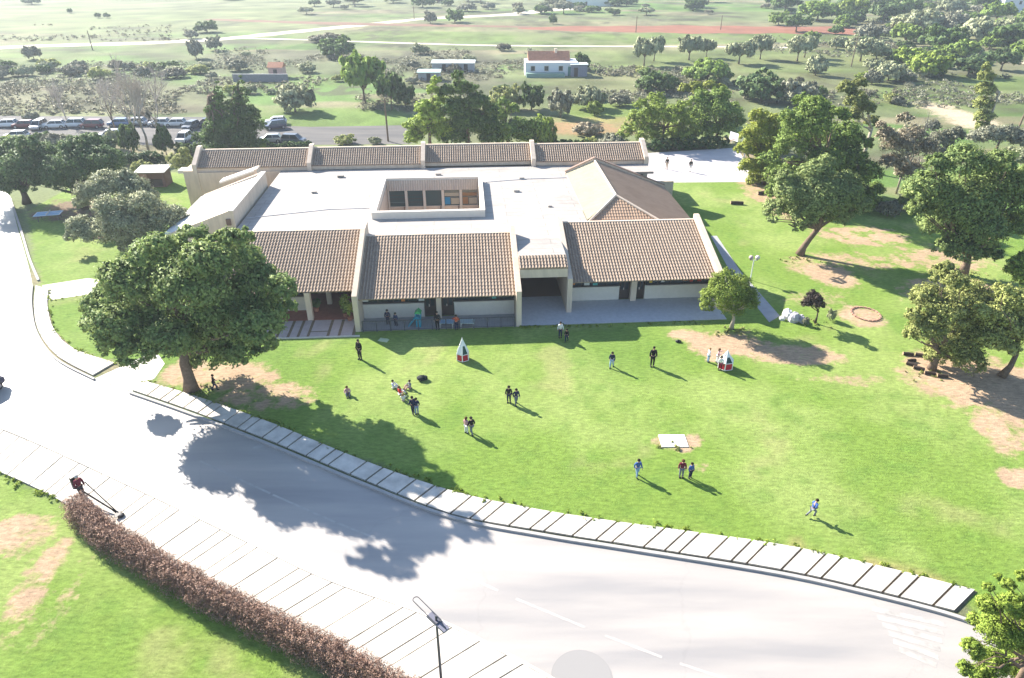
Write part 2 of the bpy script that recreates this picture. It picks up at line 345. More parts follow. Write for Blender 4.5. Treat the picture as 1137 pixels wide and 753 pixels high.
FAR_ROAD = [(-30,190),(8,215),(14,232),(22,262),(30,290),(36,318),(35,338),(40,370),(62,399),(105,421),(145,435),(215,460),(300,493),(400,535),(500,574),(600,593),(700,609),(860,635),(960,657),(1062,683),(1115,703),(1170,730),(1230,770)]
NEAR_ROAD = [(650,782),(560,731),(473,689),(360,648),(274,607),(216,579),(146,546),(30,493),(-60,458),(-200,420),(-420,380)]
far_g = [p.xy for p in smooth_line([at(*p) for p in FAR_ROAD])]; near_g = [p.xy for p in smooth_line([at(*p) for p in NEAR_ROAD])]
road_poly = far_g + [tuple(at(1300, 900).xy), tuple(at(900, 1000).xy), tuple(at(760, 850).xy)] + near_g + [tuple(at(-420, 190).xy)]
sheet("road", road_poly, 0.005, M_road)

def slab_row(name, outer, inner, lengths, gap, mat, h=0.10, skip=()):
    """a row of paving slabs between two ground polylines, one sheet of separate raised slabs"""
    O_ = smooth_line([Vector((*p, 0)) for p in outer], 10); I_ = smooth_line([Vector((*p, 0)) for p in inner], 10)
    def param(L):
        s = [0]
        for a, b in zip(L[:-1], L[1:]): s.append(s[-1] + (b - a).length)
        return s
    so, si = param(O_), param(I_)
    def ev(L, s, t):
        d = t * s[-1]
        for i in range(len(s) - 1):
            if s[i + 1] >= d:
                k = (d - s[i]) / max(1e-6, s[i + 1] - s[i]); return L[i].lerp(L[i + 1], k)
        return L[-1]
    T = so[-1]; mb = MB(); d = 0; i = 0; rnd = random.Random(5)
    while d < T - 0.3:
        w = lengths[i % len(lengths)] * rnd.uniform(.92, 1.08); e = min(d + w, T)
        q = [ev(O_, so, d / T), ev(O_, so, (e - gap) / T), ev(I_, si, (e - gap) / T), ev(I_, si, d / T)]
        zt = h + rnd.uniform(-.008, .012)
        mb.add([(p.x, p.y, 0.003) for p in q] + [(p.x, p.y, zt) for p in q], [(4,5,6,7),(0,1,5,4),(1,2,6,5),(2,3,7,6),(3,0,4,7)])
        d = e; i += 1
    tag(mb.build(name, mat), kind="structure")
    return O_
def kerb_line(name, pts, w, h, mat):
    mb = MB(); L = [Vector((*p, 0)) for p in pts]; n = len(L); vs = []; fs = []
    for i, p in enumerate(L):
        d = (L[min(i + 1, n - 1)] - L[max(i - 1, 0)]).normalized(); nrm = Vector((-d.y, d.x, 0))
        vs += [p - nrm * w / 2, p + nrm * w / 2, p + nrm * w / 2 + Vector((0, 0, h)), p - nrm * w / 2 + Vector((0, 0, h))]
    for i in range(n - 1):
        a, b = 4 * i, 4 * i + 4
        for k in range(4): fs.append((a + k, a + (k + 1) % 4, b + (k + 1) % 4, b + k))
    fs += [(0, 1, 2, 3), (4 * n - 4, 4 * n - 3, 4 * n - 2, 4 * n - 1)]
    mb.add(vs, fs); tag(mb.build(name, mat), kind="structure")
G2 = lambda L: [tuple(at(*p).xy) for p in L]
# far pavement (beside the big lawn)
fo = G2([(147,434),(216,458),(300,490),(400,532),(500,571),(600,590),(700,606),(860,632),(960,654),(1062,680)])
fi = G2([(160,424),(218,441),(305,472),(405,513),(505,547),(605,568),(705,583),(862,605),(965,627),(1085,657)])
slab_row("pavement", fo, fi, [1.6, 1.2, 0.75, 1.6, 1.25, .8], 0.13, M_conc)
kerb_line("kerb", [p.xy for p in smooth_line([at(*p) for p in [(145,437),(216,462),(300,495),(400,537),(500,575),(600,595),(700,611),(860,637),(960,659),(1062,686),(1120,712)]])], 0.20, 0.14, M_kerb)
sheet("pavement_bed", fo + fi[::-1], 0.009, M_earth)
# pavement on the bend beside the small lawn
bo = G2([(40,318),(38,340),(43,368),(64,396),(104,418)]); bi = G2([(54,322),(53,340),(60,366),(82,388),(128,404)])
slab_row("pavement", bo, bi, [0.9, 1.3], 0.08, M_conc); kerb_line("kerb", [p.xy for p in smooth_line([at(*p) for p in [(36,318),(35,340),(41,370),(62,399),(105,422)]])], 0.16, 0.13, M_kerb)
sheet("pavement_bed", bo + bi[::-1], 0.009, M_earth)
kerb_line("kerb", [p.xy for p in smooth_line([at(*p) for p in [(12,222),(24,258),(33,288),(43,312)]])], 0.22, 0.14, M_kerb)
# near pavement behind the dry hedge
no = G2([(-60,455),(30,490),(146,543),(216,576),(274,604),(360,645),(473,686),(560,728),(650,778)])
ni = G2([(-95,488),(5,527),(66,556),(120,590),(200,632),(290,678),(390,728),(470,774),(560,830)])
slab_row("pavement", no, ni, [1.5, 0.8, 1.3, .75, 1.6], 0.075, M_conc)
sheet("pavement_bed", no + ni[::-1], 0.009, P("dark_joint", (0.13, 0.115, 0.10), rough=.95))
kerb_line("kerb", [p.xy for p in smooth_line([at(*p) for p in [(-60,453.5),(30,488),(146,541),(216,574),(274,602),(360,643),(473,684),(560,726),(650,776)]])], 0.15, 0.125, M_conc)
# driveway and paths
sheet("path", G2([(104,421),(160,396),(176,394),(183,404),(172,420),(147,435)]), 0.013, M_conc)
sheet("path", G2([(47,317),(98,309),(110,311),(106,326),(58,333),(50,333)]), 0.013, M_conc)
sheet("path", G2([(85,400),(98,393),(103,396),(90,404)]), 0.013, M_conc)
sheet("path", G2([(128,186),(150,192),(158,199),(130,197)]), 0.013, M_conc)
# centre line, worn dashes, faded crossing
mb = MB()
def dash(a, b, w, z=0.010):
    a, b = at(*a), at(*b); d = (b - a).normalized(); nn = Vector((-d.y, d.x, 0)) * w / 2
    mb.add([(a - nn) + Vector((0,0,z)), (b - nn) + Vector((0,0,z)), (b + nn) + Vector((0,0,z)), (a + nn) + Vector((0,0,z))], [(0, 1, 2, 3)])
for a, b in [((222,512),(300,548)),((303,549.5),(372,580)),((375,581),(432,604)),((497,631),(553,656)),((573,665),(650,697)),((672,706),(735,730)),((755,737),(830,762))]: dash(a, b, 0.13)
dash((281,498), (292,494.5), .28)
tag(mb.build("road_markings", M_mark), kind="structure")
mb = MB()
for k in range(6):
    dash((968 + 6 * k, 676 + 9 * k), (1050 - 2 * k, 694 + 9 * k), 0.30)
tag(mb.build("road_markings", P("faded_crossing_paint", (0.369, 0.343, 0.316), rough=.6, var=.25, scale=1.5)), kind="structure")
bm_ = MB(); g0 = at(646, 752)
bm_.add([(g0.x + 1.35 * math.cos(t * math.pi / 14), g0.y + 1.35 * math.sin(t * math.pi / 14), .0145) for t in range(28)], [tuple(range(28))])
tag(bm_.build("road_disc", P("round_grey_disc", (0.262, 0.25, 0.24), rough=.9, spec=.2)), kind="structure")  # flat grey disc, darker than the asphalt around it
# far tracks and the parking road
def strip(name, pts, widths, mat, z=0.006):
    L = smooth_line([at(*p) for p in pts]); W_ = np.interp(np.linspace(0, 1, len(L)), np.linspace(0, 1, len(widths)), widths)
    mb = MB(); vs = []; fs = []; n = len(L)
    for i, p in enumerate(L):
        d = (L[min(i + 1, n - 1)] - L[max(i - 1, 0)]).normalized(); nn = Vector((-d.y, d.x, 0)); w = W_[i] / 2 * (1 + .12 * math.sin(i * 1.7) + .08 * math.sin(i * .63))
        vs += [p - nn * w + Vector((0, 0, z)), p + nn * w + Vector((0, 0, z))]
    for i in range(n - 1): fs.append((2 * i, 2 * i + 1, 2 * i + 3, 2 * i + 2))
    mb.add(vs, fs); tag(mb.build(name, mat), kind="structure")
strip("dirt_track", [(-200,60),(-60,56),(0,53),(60,50.5),(140,48.5),(200,46),(250,43),(300,38),(360,32),(420,26),(470,21),(520,18.5),(570,16),(600,12),(640,9)], [6, 7, 7.5, 7.5, 7.5, 7, 9, 12], M_track)
strip("dirt_track", [(250,42),(330,44),(420,47),(520,50),(600,51),(700,51.5),(800,52),(880,53)], [2.6, 2.8, 2.6], M_track, 0.012)
strip("dirt_track", [(1000,66),(1040,66.5),(1090,67),(1140,70),(1250,78)], [4, 5, 5], M_track)
M_red = P("red_ploughed_soil", (0.235, 0.105, 0.068), rough=.95, spec=.1, var=.2, scale=.12)
strip("red_soil", [(575,31.5),(660,32),(760,32.6),(860,33.2),(945,34),(1010,35.5)], [3, 20, 24, 25, 22, 6], M_red)
strip("red_soil", [(230,21.5),(300,24),(380,26.3),(440,27.6),(520,28.8),(590,30.2)], [5, 8, 9, 9, 7, 5], P("brown_soil", (.19, .115, .08), rough=.95, spec=.1, var=.2, scale=.12), .008)
sheet("car_park", G2([(-220,126),(40,129),(230,130),(300,139),(345,141),(460,139),(470,150),(455,160),(340,161),(250,164),(130,160),(20,153),(-220,156)]), 0.007, M_lot)
sheet("court_paving", G2([(690,172),(818,164),(842,202),(720,203),(700,196)]), 0.012, P("court_concrete", (0.50, 0.46, 0.45), rough=.8, var=.12, scale=.6))
# ------------------------------------------------------------------ school building (local frame: x along the front, y to the rear)
BA = math.radians(3.8); BO = Vector((0.4, 50.75, 0))
M_wall = P("cream_render", (0.60, 0.49, 0.385), rough=.9, spec=.15, var=.13, scale=1.4, detail=8, stretch=(1.6, 1.6, .35))
M_wallw = P("pale_wall_panel", (0.62, 0.57, 0.50), rough=.85, var=.05)
M_flat = P("pale_roof_membrane", (0.37, 0.335, 0.298), rough=.7, spec=.4, var=.14, scale=.45, detail=9)
def add_seams(m):
    n, l = nodes_of(m); b = n["Principled BSDF"]; src = b.inputs["Base Color"].links[0].from_socket
    tc = n.new("ShaderNodeTexCoord"); br = n.new("ShaderNodeTexBrick"); br.inputs["Scale"].default_value = 1.0; br.inputs["Brick Width"].default_value = 7.0; br.inputs["Row Height"].default_value = 1.05; br.inputs["Mortar Size"].default_value = .03
    br.inputs["Color1"].default_value = (1, 1, 1, 1); br.inputs["Color2"].default_value = (.93, .93, .94, 1); br.inputs["Mortar"].default_value = (.62, .62, .62, 1); l.new(tc.outputs["Object"], br.inputs["Vector"])
    mu = n.new("ShaderNodeVectorMath"); mu.operation = 'MULTIPLY'; l.new(src, mu.inputs[0]); l.new(br.outputs["Color"], mu.inputs[1])
    n2 = n.new("ShaderNodeTexNoise"); n2.inputs["Scale"].default_value = .22; n2.inputs["Detail"].default_value = 8; n2.inputs["Roughness"].default_value = .7; l.new(tc.outputs["Object"], n2.inputs["Vector"])
    mr = n.new("ShaderNodeMapRange"); mr.inputs[1].default_value = .52; mr.inputs[2].default_value = .62; mr.inputs[3].default_value = 1.0; mr.inputs[4].default_value = .80; l.new(n2.outputs["Fac"], mr.inputs[0])
    sc = n.new("ShaderNodeVectorMath"); sc.operation = 'SCALE'; l.new(mu.outputs[0], sc.inputs[0]); l.new(mr.outputs[0], sc.inputs["Scale"]); l.new(sc.outputs[0], b.inputs["Base Color"])
add_seams(M_flat)
M_white = P("white_roof_coating", (0.74, 0.71, 0.66), rough=.55, spec=.45, var=.05)
M_gutter = P("brown_gutter", (0.16, 0.10, 0.075), rough=.6)
M_dark = P("dark_interior", (0.018, 0.018, 0.02), rough=.9)
M_glass = P("dark_window_glass", (0.025, 0.035, 0.04), rough=.12, spec=.6)
M_frame = P("pale_window_frame", (0.55, 0.50, 0.45), rough=.6)
M_brownfr = P("dark_door", (0.05, 0.035, 0.03), rough=.6)
M_soffit = P("soffit", (0.30, 0.22, 0.16), rough=.9)
def tile_mat(name, a, b, dirt):
    """clay tiles: every tile gets its own tone of clay, troughs darker as painted shade; lichen stains have their own shape"""
    m = bpy.data.materials.new(name); m.use_nodes = True; n, l = nodes_of(m); bs = n["Principled BSDF"]
    at_ = n.new("ShaderNodeAttribute"); at_.attribute_name = "tint"
    mx = n.new("ShaderNodeMix"); mx.data_type = 'RGBA'; mx.inputs[6].default_value = (*a, 1); mx.inputs[7].default_value = (*b, 1); l.new(at_.outputs["Fac"], mx.inputs[0])
    tc = n.new("ShaderNodeTexCoord"); nz = n.new("ShaderNodeTexNoise"); nz.inputs["Scale"].default_value = .7; nz.inputs["Detail"].default_value = 7; l.new(tc.outputs["Object"], nz.inputs["Vector"])
    mr = n.new("ShaderNodeMapRange"); mr.inputs[1].default_value = .45; mr.inputs[2].default_value = .75; mr.inputs[4].default_value = .6; l.new(nz.outputs["Fac"], mr.inputs[0])
    m2 = n.new("ShaderNodeMix"); m2.data_type = 'RGBA'; l.new(mr.outputs[0], m2.inputs[0]); l.new(mx.outputs[2], m2.inputs[6]); m2.inputs[7].default_value = (*dirt, 1)
    l.new(m2.outputs[2], bs.inputs["Base Color"]); bs.inputs["Roughness"].default_value = .85; bs.inputs["Specular IOR Level"].default_value = .2
    return m
M_tile = tile_mat("clay_roof_tiles", (0.215, 0.160, 0.118), (0.375, 0.290, 0.220), (0.25, 0.195, 0.150))
M_tile2 = tile_mat("smooth_tan_tiles", (0.33, 0.22, 0.15), (0.40, 0.28, 0.19), (0.27, 0.18, 0.12))

school = empty("school_building", BO, "long low cream school building with clay tiled bays around a pale flat roof", "building", BA)

def tile_roof(name, parent, p0, a, b, La, Lb, mat, pitch=0.265, row=0.42, amp=0.055, clip=(), seed=1):
    """curved clay tiles on the plane p0 + s*a + t*b (a along the eave, b down the slope), trimmed by planes (point, normal)"""
    a = Vector(a).normalized(); b = Vector(b).normalized(); nrm = a.cross(b).normalized()
    if nrm.z < 0: nrm = -nrm
    nc = max(1, round(La / pitch)); pw = La / nc; nr = max(1, round(Lb / row)); rw = Lb / nr
    prof = [(0, 0), (.10, .62), (.25, 1.0), (.40, .62), (.5, 0), (.62, -.12), (.75, -.2), (.88, -.12)]
    K = len(prof); rnd = np.random.RandomState(seed); vs = []; fs = []; tint = []
    for r in range(nr):
        base = len(vs); cols = nc * K + 1
        for e in (0, 1):
            t = (r + e) * rw + (0.0 if e == 0 else 0.03)
            lift = 0.0 if e == 0 else 0.035
            for c in range(cols):
                k = c % K; s = (c // K + prof[k][0]) * pw; jit = 0
                vs.append(Vector(p0) + a * s + b * t + nrm * (prof[k][1] * amp + lift + jit))
        for c in range(cols - 1):
            fs.append((base + c, base + c + 1, base + cols + c + 1, base + cols + c))
        tt = rnd.rand(nc, 2)
        for c in range(cols - 1): tint.append(.45 + .5 * tt[c // K][0] if (c % K) < 4 else .22 * tt[c // K][1])  # troughs tinted darker than crests, shading between ribs put into the colour
        # lower lip of the row
        base2 = len(vs)
        for c in range(cols):
            k = c % K; s = (c // K + prof[k][0]) * pw
            vs.append(Vector(p0) + a * s + b * ((r + 1) * rw + .03) + nrm * (prof[k][1] * amp - 0.02))
        for c in range(cols - 1):
            fs.append((base + cols + c, base + cols + c + 1, base2 + c + 1, base2 + c)); tint.append(tt[c // K][0])
    me = bpy.data.meshes.new(name); me.from_pydata([tuple(v) for v in vs], [], fs); me.materials.append(mat)
    at_ = me.attributes.new("tint", 'FLOAT', 'FACE'); at_.data.foreach_set("value", np.array(tint, np.float32))
    if clip:
        bm = bmesh.new(); bm.from_mesh(me)
        for co, no in clip:
            bmesh.ops.bisect_plane(bm, geom=bm.verts[:] + bm.edges[:] + bm.faces[:], plane_co=co, plane_no=no, clear_outer=True)
        bm.to_mesh(me); bm.free()
    return link(name, me, parent)

# flat roof in butted rectangles round the courtyard
mb = MB()
for (x0, x1, y0, y1) in [(-25.3,-13.2,9.75,30.6),(-13.2,0.4,8.05,14.0),(-13.2,-12.6,14.0,24.4),(-2.5,0.4,14.0,24.4),(-13.2,0.4,24.4,30.6),(0.4,4.45,3.55,30.6),(4.45,7.6,10.25,30.6),(7.6,17.9,10.25,11.0),(7.6,17.9,27.3,30.6)]:
    mb.box(x0, x1, y0, y1, 4.45, 4.7)
mb.build("flat_roof", M_flat, school)
M_stain = P("roof_repair_coating", (0.47, 0.47, 0.49), rough=.7, var=.1)
for (x, y, r) in [(-18,27.5,.35),(-20,22,.25),(1.5,21,.3),(2.4,25.5,.28),(-7,27.6,.3),(4.5,16,.2)]: MB().box(x - r, x + r, y - r * .6, y + r * .6, 4.7, 4.74 + r * .6).build("roof_vent", M_flat, school)
mb = MB(); mb.tube([(-25.1, 14.6, 4.73), (-17.5, 16.6, 4.73), (-13.6, 16.7, 4.73)], .035, 6); mb.build("roof_cable", M_stain, school); mb = MB(); mb.tube([(-1.7, 24.5, 4.73), (3, 25.4, 4.73), (7.5, 25.6, 4.73)], .035, 6)
mb.build("roof_cable", M_stain, school)

def side_wall(x0, x1, yf, ztop_front, yt, ztop, yb, name="side_wall"):
    return MB().prism([(yf, 0), (yf, ztop_front), (yt, ztop), (yb, ztop), (yb, 0)], x0, x1, 'x').build(name, M_wall, school)
def flip_x(mb): return mb

def window(x0, x1, y, z0, z1, n, seed):
    rnd = random.Random(seed); f = MB(); t = .07
    f.box(x0, x1, y - .05, y + .06, z0, z0 + t); f.box(x0, x1, y - .05, y + .06, z1 - t, z1)
    for k in range(n + 1):
        xx = x0 + (x1 - x0) * k / n; f.box(max(x0, xx - t / 2), min(x1, xx + t / 2), y - .045, y + .055, z0 + t, z1 - t)
    fo = f.build("window", M_brownfr, school); 
    MB().box(x0 + .02, x1 - .02, y + .0, y + .02, z0 + .02, z1 - .02).build("pane", M_glass, fo)
    return fo
PAPER = [P("paper_" + n, c, rough=.8) for n, c in (("white", (.6, .6, .58)), ("red", (.45, .06, .05)), ("teal", (.08, .35, .33)), ("yellow", (.6, .4, .06)), ("orange", (.55, .2, .06)))]
def decorations(fo, x0, x1, y, z0, z1, n, seed):
    rnd = random.Random(seed)
    for k in range(n):
        w = rnd.uniform(.25, .55); x = x0 + (x1 - x0) * (k + .5) / n + rnd.uniform(-.2, .2); z = rnd.uniform(z0 + .1, z1 - .45)
        MB().box(x - w / 2, x + w / 2, y - .012, y - .003, z, z + rnd.uniform(.22, .4)).build("paper_cutout", PAPER[rnd.randrange(5)], fo)

def bay(xl, xr, y_eave, y_top, wins, doors, cols, seed, wall_y=None, tile_x=None):
    """a tiled bay: roof plane from the eave up to the flat roof, recessed front wall below"""
    z0, z1 = 2.72, 5.10; tx0, tx1 = tile_x or (xl, xr)
    L = math.hypot(y_top - y_eave, z1 - z0)
    d = Vector((0, y_eave - y_top, z0 - z1)).normalized()
    tile_roof("tiled_roof", school, (tx0, y_top, z1), (1, 0, 0), d, tx1 - tx0, L + .1, M_tile, seed=seed)
    MB().prism([(y_eave + .03, z0 - .16), (y_eave + .03, z0 - .05), (y_top, z1 - .09), (y_top + .12, z1 - .09), (y_top + .12, z1 - .35), (y_top, z1 - .35)], tx0, tx1, 'x').build("roof_deck", M_soffit, school)
    MB().box(tx0, tx1, y_top + .0, y_top + .25, z1 - .08, z1 + .07).build("roof_ridge_cap", M_wall, school)
    MB().box(tx0, tx1, y_top + .13, y_top + .25, 4.3, z1 - .081).build("parapet", M_wall, school)
    wy = wall_y or y_eave + 1.65; zt = z0 + (z1 - z0) * (wy - y_eave) / (y_top - y_eave) - .2
    low = MB(); 
    for (a, b_) in wins: low.box(a, b_, wy, wy + .2, 0, 1.38)
    if low.v: low.build("low_wall", M_wallw, school)
    MB().box(tx0, tx1, wy + .02, wy + .2, 2.42, zt).build("lintel", M_wall, school)
    for i, (a, b_) in enumerate(wins):
        fo = window(a, b_, wy + .1, 1.382, 2.418, max(2, round((b_ - a) / 1.15)), seed + i); decorations(fo, a, b_, wy + .045, 1.4, 2.4, int((b_ - a) * 1.6), seed * 7 + i)
        MB().box(a - .03, b_ + .03, wy - .12, wy + .0, 1.34, 1.40).build("window_sill", M_frame, school)
    for a, b_ in doors:
        do = MB().box(a, b_, wy + .14, wy + .2, 0.03, 2.418).build("door", M_brownfr, school)
        mid = (a + b_) / 2; MB().box(a + .15, mid - .06, wy + .12, wy + .139, 1.0, 2.2).box(mid + .06, b_ - .15, wy + .12, wy + .139, 1.0, 2.2).build("pane", M_glass, do)
        MB().box(mid - .12, mid - .05, wy + .06, wy + .118, .95, 1.15).build("handle", M_frame, do)
    for a, b_ in cols: MB().box(a, b_, wy - .35, wy + .1, 0, 2.62).build("column", M_wall, school)

# bay 2 (centre), bay 3 (right), bay 1 (left, mostly behind the big tree)
bay(-12.9, -0.05, 0.40, 8.05, [(-12.88, -7.75), (-5.2, -0.07)], [(-7.74, -6.72), (-6.25, -5.22)], [(-6.7, -6.27)], 11)
bay(4.88, 17.50, 2.50, 10.25, [(4.9, 9.45), (11.75, 17.48)], [(9.47, 10.4), (10.95, 11.73)], [(10.42, 10.93)], 23)
bay(-25.0, -13.32, 2.15, 9.75, [(-24.9, -17.7)], [], [], 37, wall_y=3.9)
side_wall(-13.32, -12.9, -0.20, 3.25, 8.05, 5.85, 9.9); side_wall(-0.05, 0.38, -0.20, 3.25, 8.05, 5.8, 8.9)
side_wall(4.45, 4.88, 1.95, 3.25, 10.2, 5.75, 11.1); side_wall(17.50, 17.95, 1.95, 3.2, 10.25, 5.6, 10.6); side_wall(-25.4, -25.0, 1.75, 3.02, 9.7, 5.5, 9.9)
# left bay: open porch with column, red floor, back wall, doorway
MB().box(-17.6, -17.15, 2.0, 2.45, 0, 2.6).build("column", M_wall, school); MB().box(-16.45, -16.05, 4.9, 5.3, 0.02, 3.2).build("column", M_wall, school)
MB().box(-17.69, -13.33, 7.2, 7.4, 0.02, 3.9).build("back_wall", M_wall, school)
pd = MB().box(-15.9, -14.5, 7.1, 7.19, 0.03, 2.3).build("door", M_brownfr, school); MB().box(-15.7, -14.7, 7.06, 7.099, 1.0, 2.1).build("pane", M_glass, pd)
MB().box(-20.9, -13.33, 2.0, 7.19, 0.0, 0.05).build("porch_floor", M_redtile, school)
# passage between bay 2 and bay 3
d = Vector((0, -1.45, -.5)).normalized(); tile_roof("tiled_roof", school, (0.40, 3.58, 4.78), (1, 0, 0), d, 4.04, 1.55, M_tile, seed=5)
MB().prism([(2.15, 4.22), (3.56, 4.70), (3.56, 4.42), (2.15, 4.1)], 0.39, 4.44, 'x').build("roof_deck", M_soffit, school)
MB().box(0.39, 4.44, 2.16, 2.40, 3.35, 4.09).build("fascia", M_wall, school)
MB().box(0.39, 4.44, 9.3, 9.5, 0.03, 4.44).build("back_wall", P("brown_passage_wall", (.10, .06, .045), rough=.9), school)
pdo = MB().box(1.0, 3.8, 9.2, 9.29, .03, 2.4).build("door", M_brownfr, school); MB().box(1.2, 2.35, 9.16, 9.199, .9, 2.2).box(2.45, 3.6, 9.16, 9.199, .9, 2.2).build("pane", M_glass, pdo)
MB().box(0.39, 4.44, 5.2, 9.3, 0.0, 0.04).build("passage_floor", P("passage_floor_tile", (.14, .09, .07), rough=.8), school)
# porch and terrace paving
MB().box(-12.9, -0.06, -0.15, 2.04, 0.0, 0.045).build("terrace_floor", M_conc_grey, school)
MB().box(0.39, 4.44, -0.10, 5.19, 0.0, 0.05).box(4.44, 17.9, -0.10, 4.14, 0.0, 0.05).build("porch_floor", P("porch_paving", (.42, .42, .43), rough=.75, var=.1), school)

# courtyard: raised kerb, inner walls, five windows between posts
mb = MB(); X0, X1, Y0, Y1 = -13.0, -2.1, 13.5, 24.85; t = .42
mb.box(X0, X1, Y0, Y0 + t, 4.705, 5.4).box(X0, X1, Y1 - t, Y1, 4.705, 5.4).box(X0, X0 + t, Y0 + t, Y1 - t, 4.705, 5.4).box(X1 - t, X1, Y0 + t, Y1 - t, 4.705, 5.4)
mb.build("courtyard_parapet", M_wallw, school)
mb = MB(); mb.box(-12.75, -2.35, 24.42, 24.6, 0, 2.1).box(-12.75, -2.35, 24.42, 24.6, 4.05, 4.44).box(-12.75, -12.6, 13.9, 24.4, 0, 4.44).box(-2.5, -2.35, 13.9, 24.4, 0, 4.44).box(-12.6, -2.5, 13.85, 14.0, 0, 4.44)
mb.build("courtyard_wall", M_wall, school)
tile_roof("courtyard_tiles", school, (-12.55, 24.38, 5.15), (1, 0, 0), Vector((0, -.35, -1)).normalized(), 10.0, 1.1, tile_mat("pale_courtyard_tiles", (.40, .32, .25), (.56, .46, .37), (.38, .30, .24)), amp=.03, seed=9)
wtx = [-12.55, -10.55, -8.55, -6.5, -4.5, -2.52]
M_cglass = P("blue_grey_glass", (.05, .085, .09), rough=.15, spec=.6); M_blueint = P("blue_classroom_item", (.03, .22, .42), rough=.6); M_warm = P("warm_classroom_shelf", (.30, .17, .09), rough=.7); M_pale = P("pale_classroom_wall", (.4, .36, .28), rough=.8)
for k in range(5):
    a, b_ = wtx[k] + .10, wtx[k + 1] - .10
    fo = MB().box(a, a + .06, 24.44, 24.52, 2.1, 4.05).box(b_ - .06, b_, 24.44, 24.52, 2.1, 4.05).box(a + .06, b_ - .06, 24.44, 24.52, 2.1, 2.16).box(a + .06, b_ - .06, 24.44, 24.52, 3.99, 4.05).build("window", M_frame, school)
    MB().box(a + .05, b_ - .05, 24.47, 24.49, 2.15, 4.0).build("pane", M_cglass, fo)
    if k >= 3:
        MB().box(a + .1, a + .7, 24.45, 24.468, 2.3, 3.1).build("window_picture", M_blueint if k == 3 else M_warm, fo); MB().box(a + .8, b_ - .1, 24.45, 24.468, 2.3, 3.0).build("window_picture", M_pale, fo)
        MB().box(a + .1, b_ - .1, 24.45, 24.468, 3.25, 3.6).build("window_picture", M_pale if k == 3 else M_warm, fo)
    elif k < 2:
        for zz in (2.6, 3.0, 3.4): MB().box(a + .06, b_ - .06, 24.455, 24.469, zz, zz + .06).build("blind", P("grey_blind", (.10, .16, .17), rough=.6) if zz == 2.6 and k == 0 else M_brownfr, fo)
for k in range(6): MB().box(wtx[k] - .12 if 0 < k < 5 else wtx[k], wtx[k] + .12 if k < 5 else wtx[k] + .02, 24.18, 24.41, 0, 4.1).build("column", M_wallw, school)
for k in (1, 3, 4): MB().tube([(wtx[k] - .28, 24.2, 0), (wtx[k] - .28, 24.2, 2.2)], .05, 6).build("downpipe", M_gutter, school)
MB().box(-12.6, -2.5, 14.0, 24.4, 0.0, 0.03).build("courtyard_floor", P("courtyard_tile", (.30, .2, .15), rough=.8, var=.1), school)

# rear row: four short tiled roofs rising to the back, with dividing walls
edges = [-35.0, -22.0, -8.85, 4.2, 17.7]; v0s = [30.55, 30.65, 31.15, 30.6]
for k in range(4):
    x0, x1 = edges[k] + .25, edges[k + 1] - .25; y0 = v0s[k]
    L = math.hypot(2.5, 1.25); d = Vector((0, -2.5, -1.25)).normalized()
    tile_roof("tiled_roof", school, (x0, y0 + 2.5, 6.55), (1, 0, 0), d, x1 - x0, L + .12, M_tile, seed=51 + k)
    MB().prism([(y0 + .02, 5.12), (y0 + .02, 5.24), (y0 + 2.5, 6.47), (y0 + 2.5, 6.3)], x0, x1, 'x').build("roof_deck", M_soffit, school)
    MB().box(x0, x1, y0 - .12, y0 + .0, 5.16, 5.26).build("gutter", M_gutter, school)
    MB().box(x0, x1, y0 + .06, y0 + .26, 4.705 if k else 0.0, 5.12).build("roof_upstand", M_wall, school)
    MB().box(x0, x1, y0 + 2.51, y0 + 2.8, 0, 6.66).build("rear_wall", M_wall, school)
for k in range(5):
    y0 = min(v0s[max(0, k - 1)], v0s[min(3, k)]) - .25; x = edges[k]
    MB().prism([(y0, 0), (y0, 5.62), (y0 + 2.75, 7.0), (y0 + 3.4, 7.0), (y0 + 3.4, 0)], x - .245, x + .245, 'x').build("dividing_wall", M_wall, school)
MB().box(-36.4, -35.25, 30.4, 33.2, 0, 4.9).build("corner_wall", M_wall, school); MB().box(-37.3, -36.41, 31.2, 32.6, 4.4, 4.75).build("canopy", M_wallw, school)
MB().box(-34.74, -25.32, 30.36, 30.55, 0.0, 4.698).build("corner_wall", M_wall, school)
# east end: low walls and stair
MB().box(18.0, 21.6, 31.2, 31.45, 0, 2.3).box(21.36, 21.6, 31.45, 36.0, 0, 2.3).box(18.0, 18.3, 31.45, 33.4, 0, 5.1).build("entrance_wall", M_wall, school)
for k in range(6): MB().box(18.1 + .45 * k, 18.55 + .45 * k, 28.6, 30.4, 0, 2.0 - .33 * k).build("stair_step", M_conc_grey, school)

# left wing: white mono-pitch roof, high edge to the right
xr, xe, ya, yb = -25.7, -32.6, 12.65, 25.2; zr, ze = 6.0, 3.72
mb = MB(); mb.add([(xr - .3, ya + .36, zr - .1), (xr - .3, yb - .36, zr - .1), (xe - .25, yb - .36, ze - .08), (xe - .25, ya + .36, ze - .08), (xr - .3, ya + .36, zr - .35), (xr - .3, yb - .36, zr - .35), (xe - .25, yb - .36, ze - .33), (xe - .25, ya + .36, ze - .33)], [(0,1,2,3),(7,6,5,4),(0,4,5,1),(1,5,6,2),(2,6,7,3),(3,7,4,0)])
mb.build("wing_roof", M_white, school)
prof = [(xe, 0), (xe, ze + .05), (xr - .3, zr + .14), (xr - .3, 0)]
MB().prism(prof, ya, ya + .35, 'y').build("gable_wall", M_wall, school); MB().prism(prof, yb - .35, yb, 'y').build("gable_wall", M_wall, school)
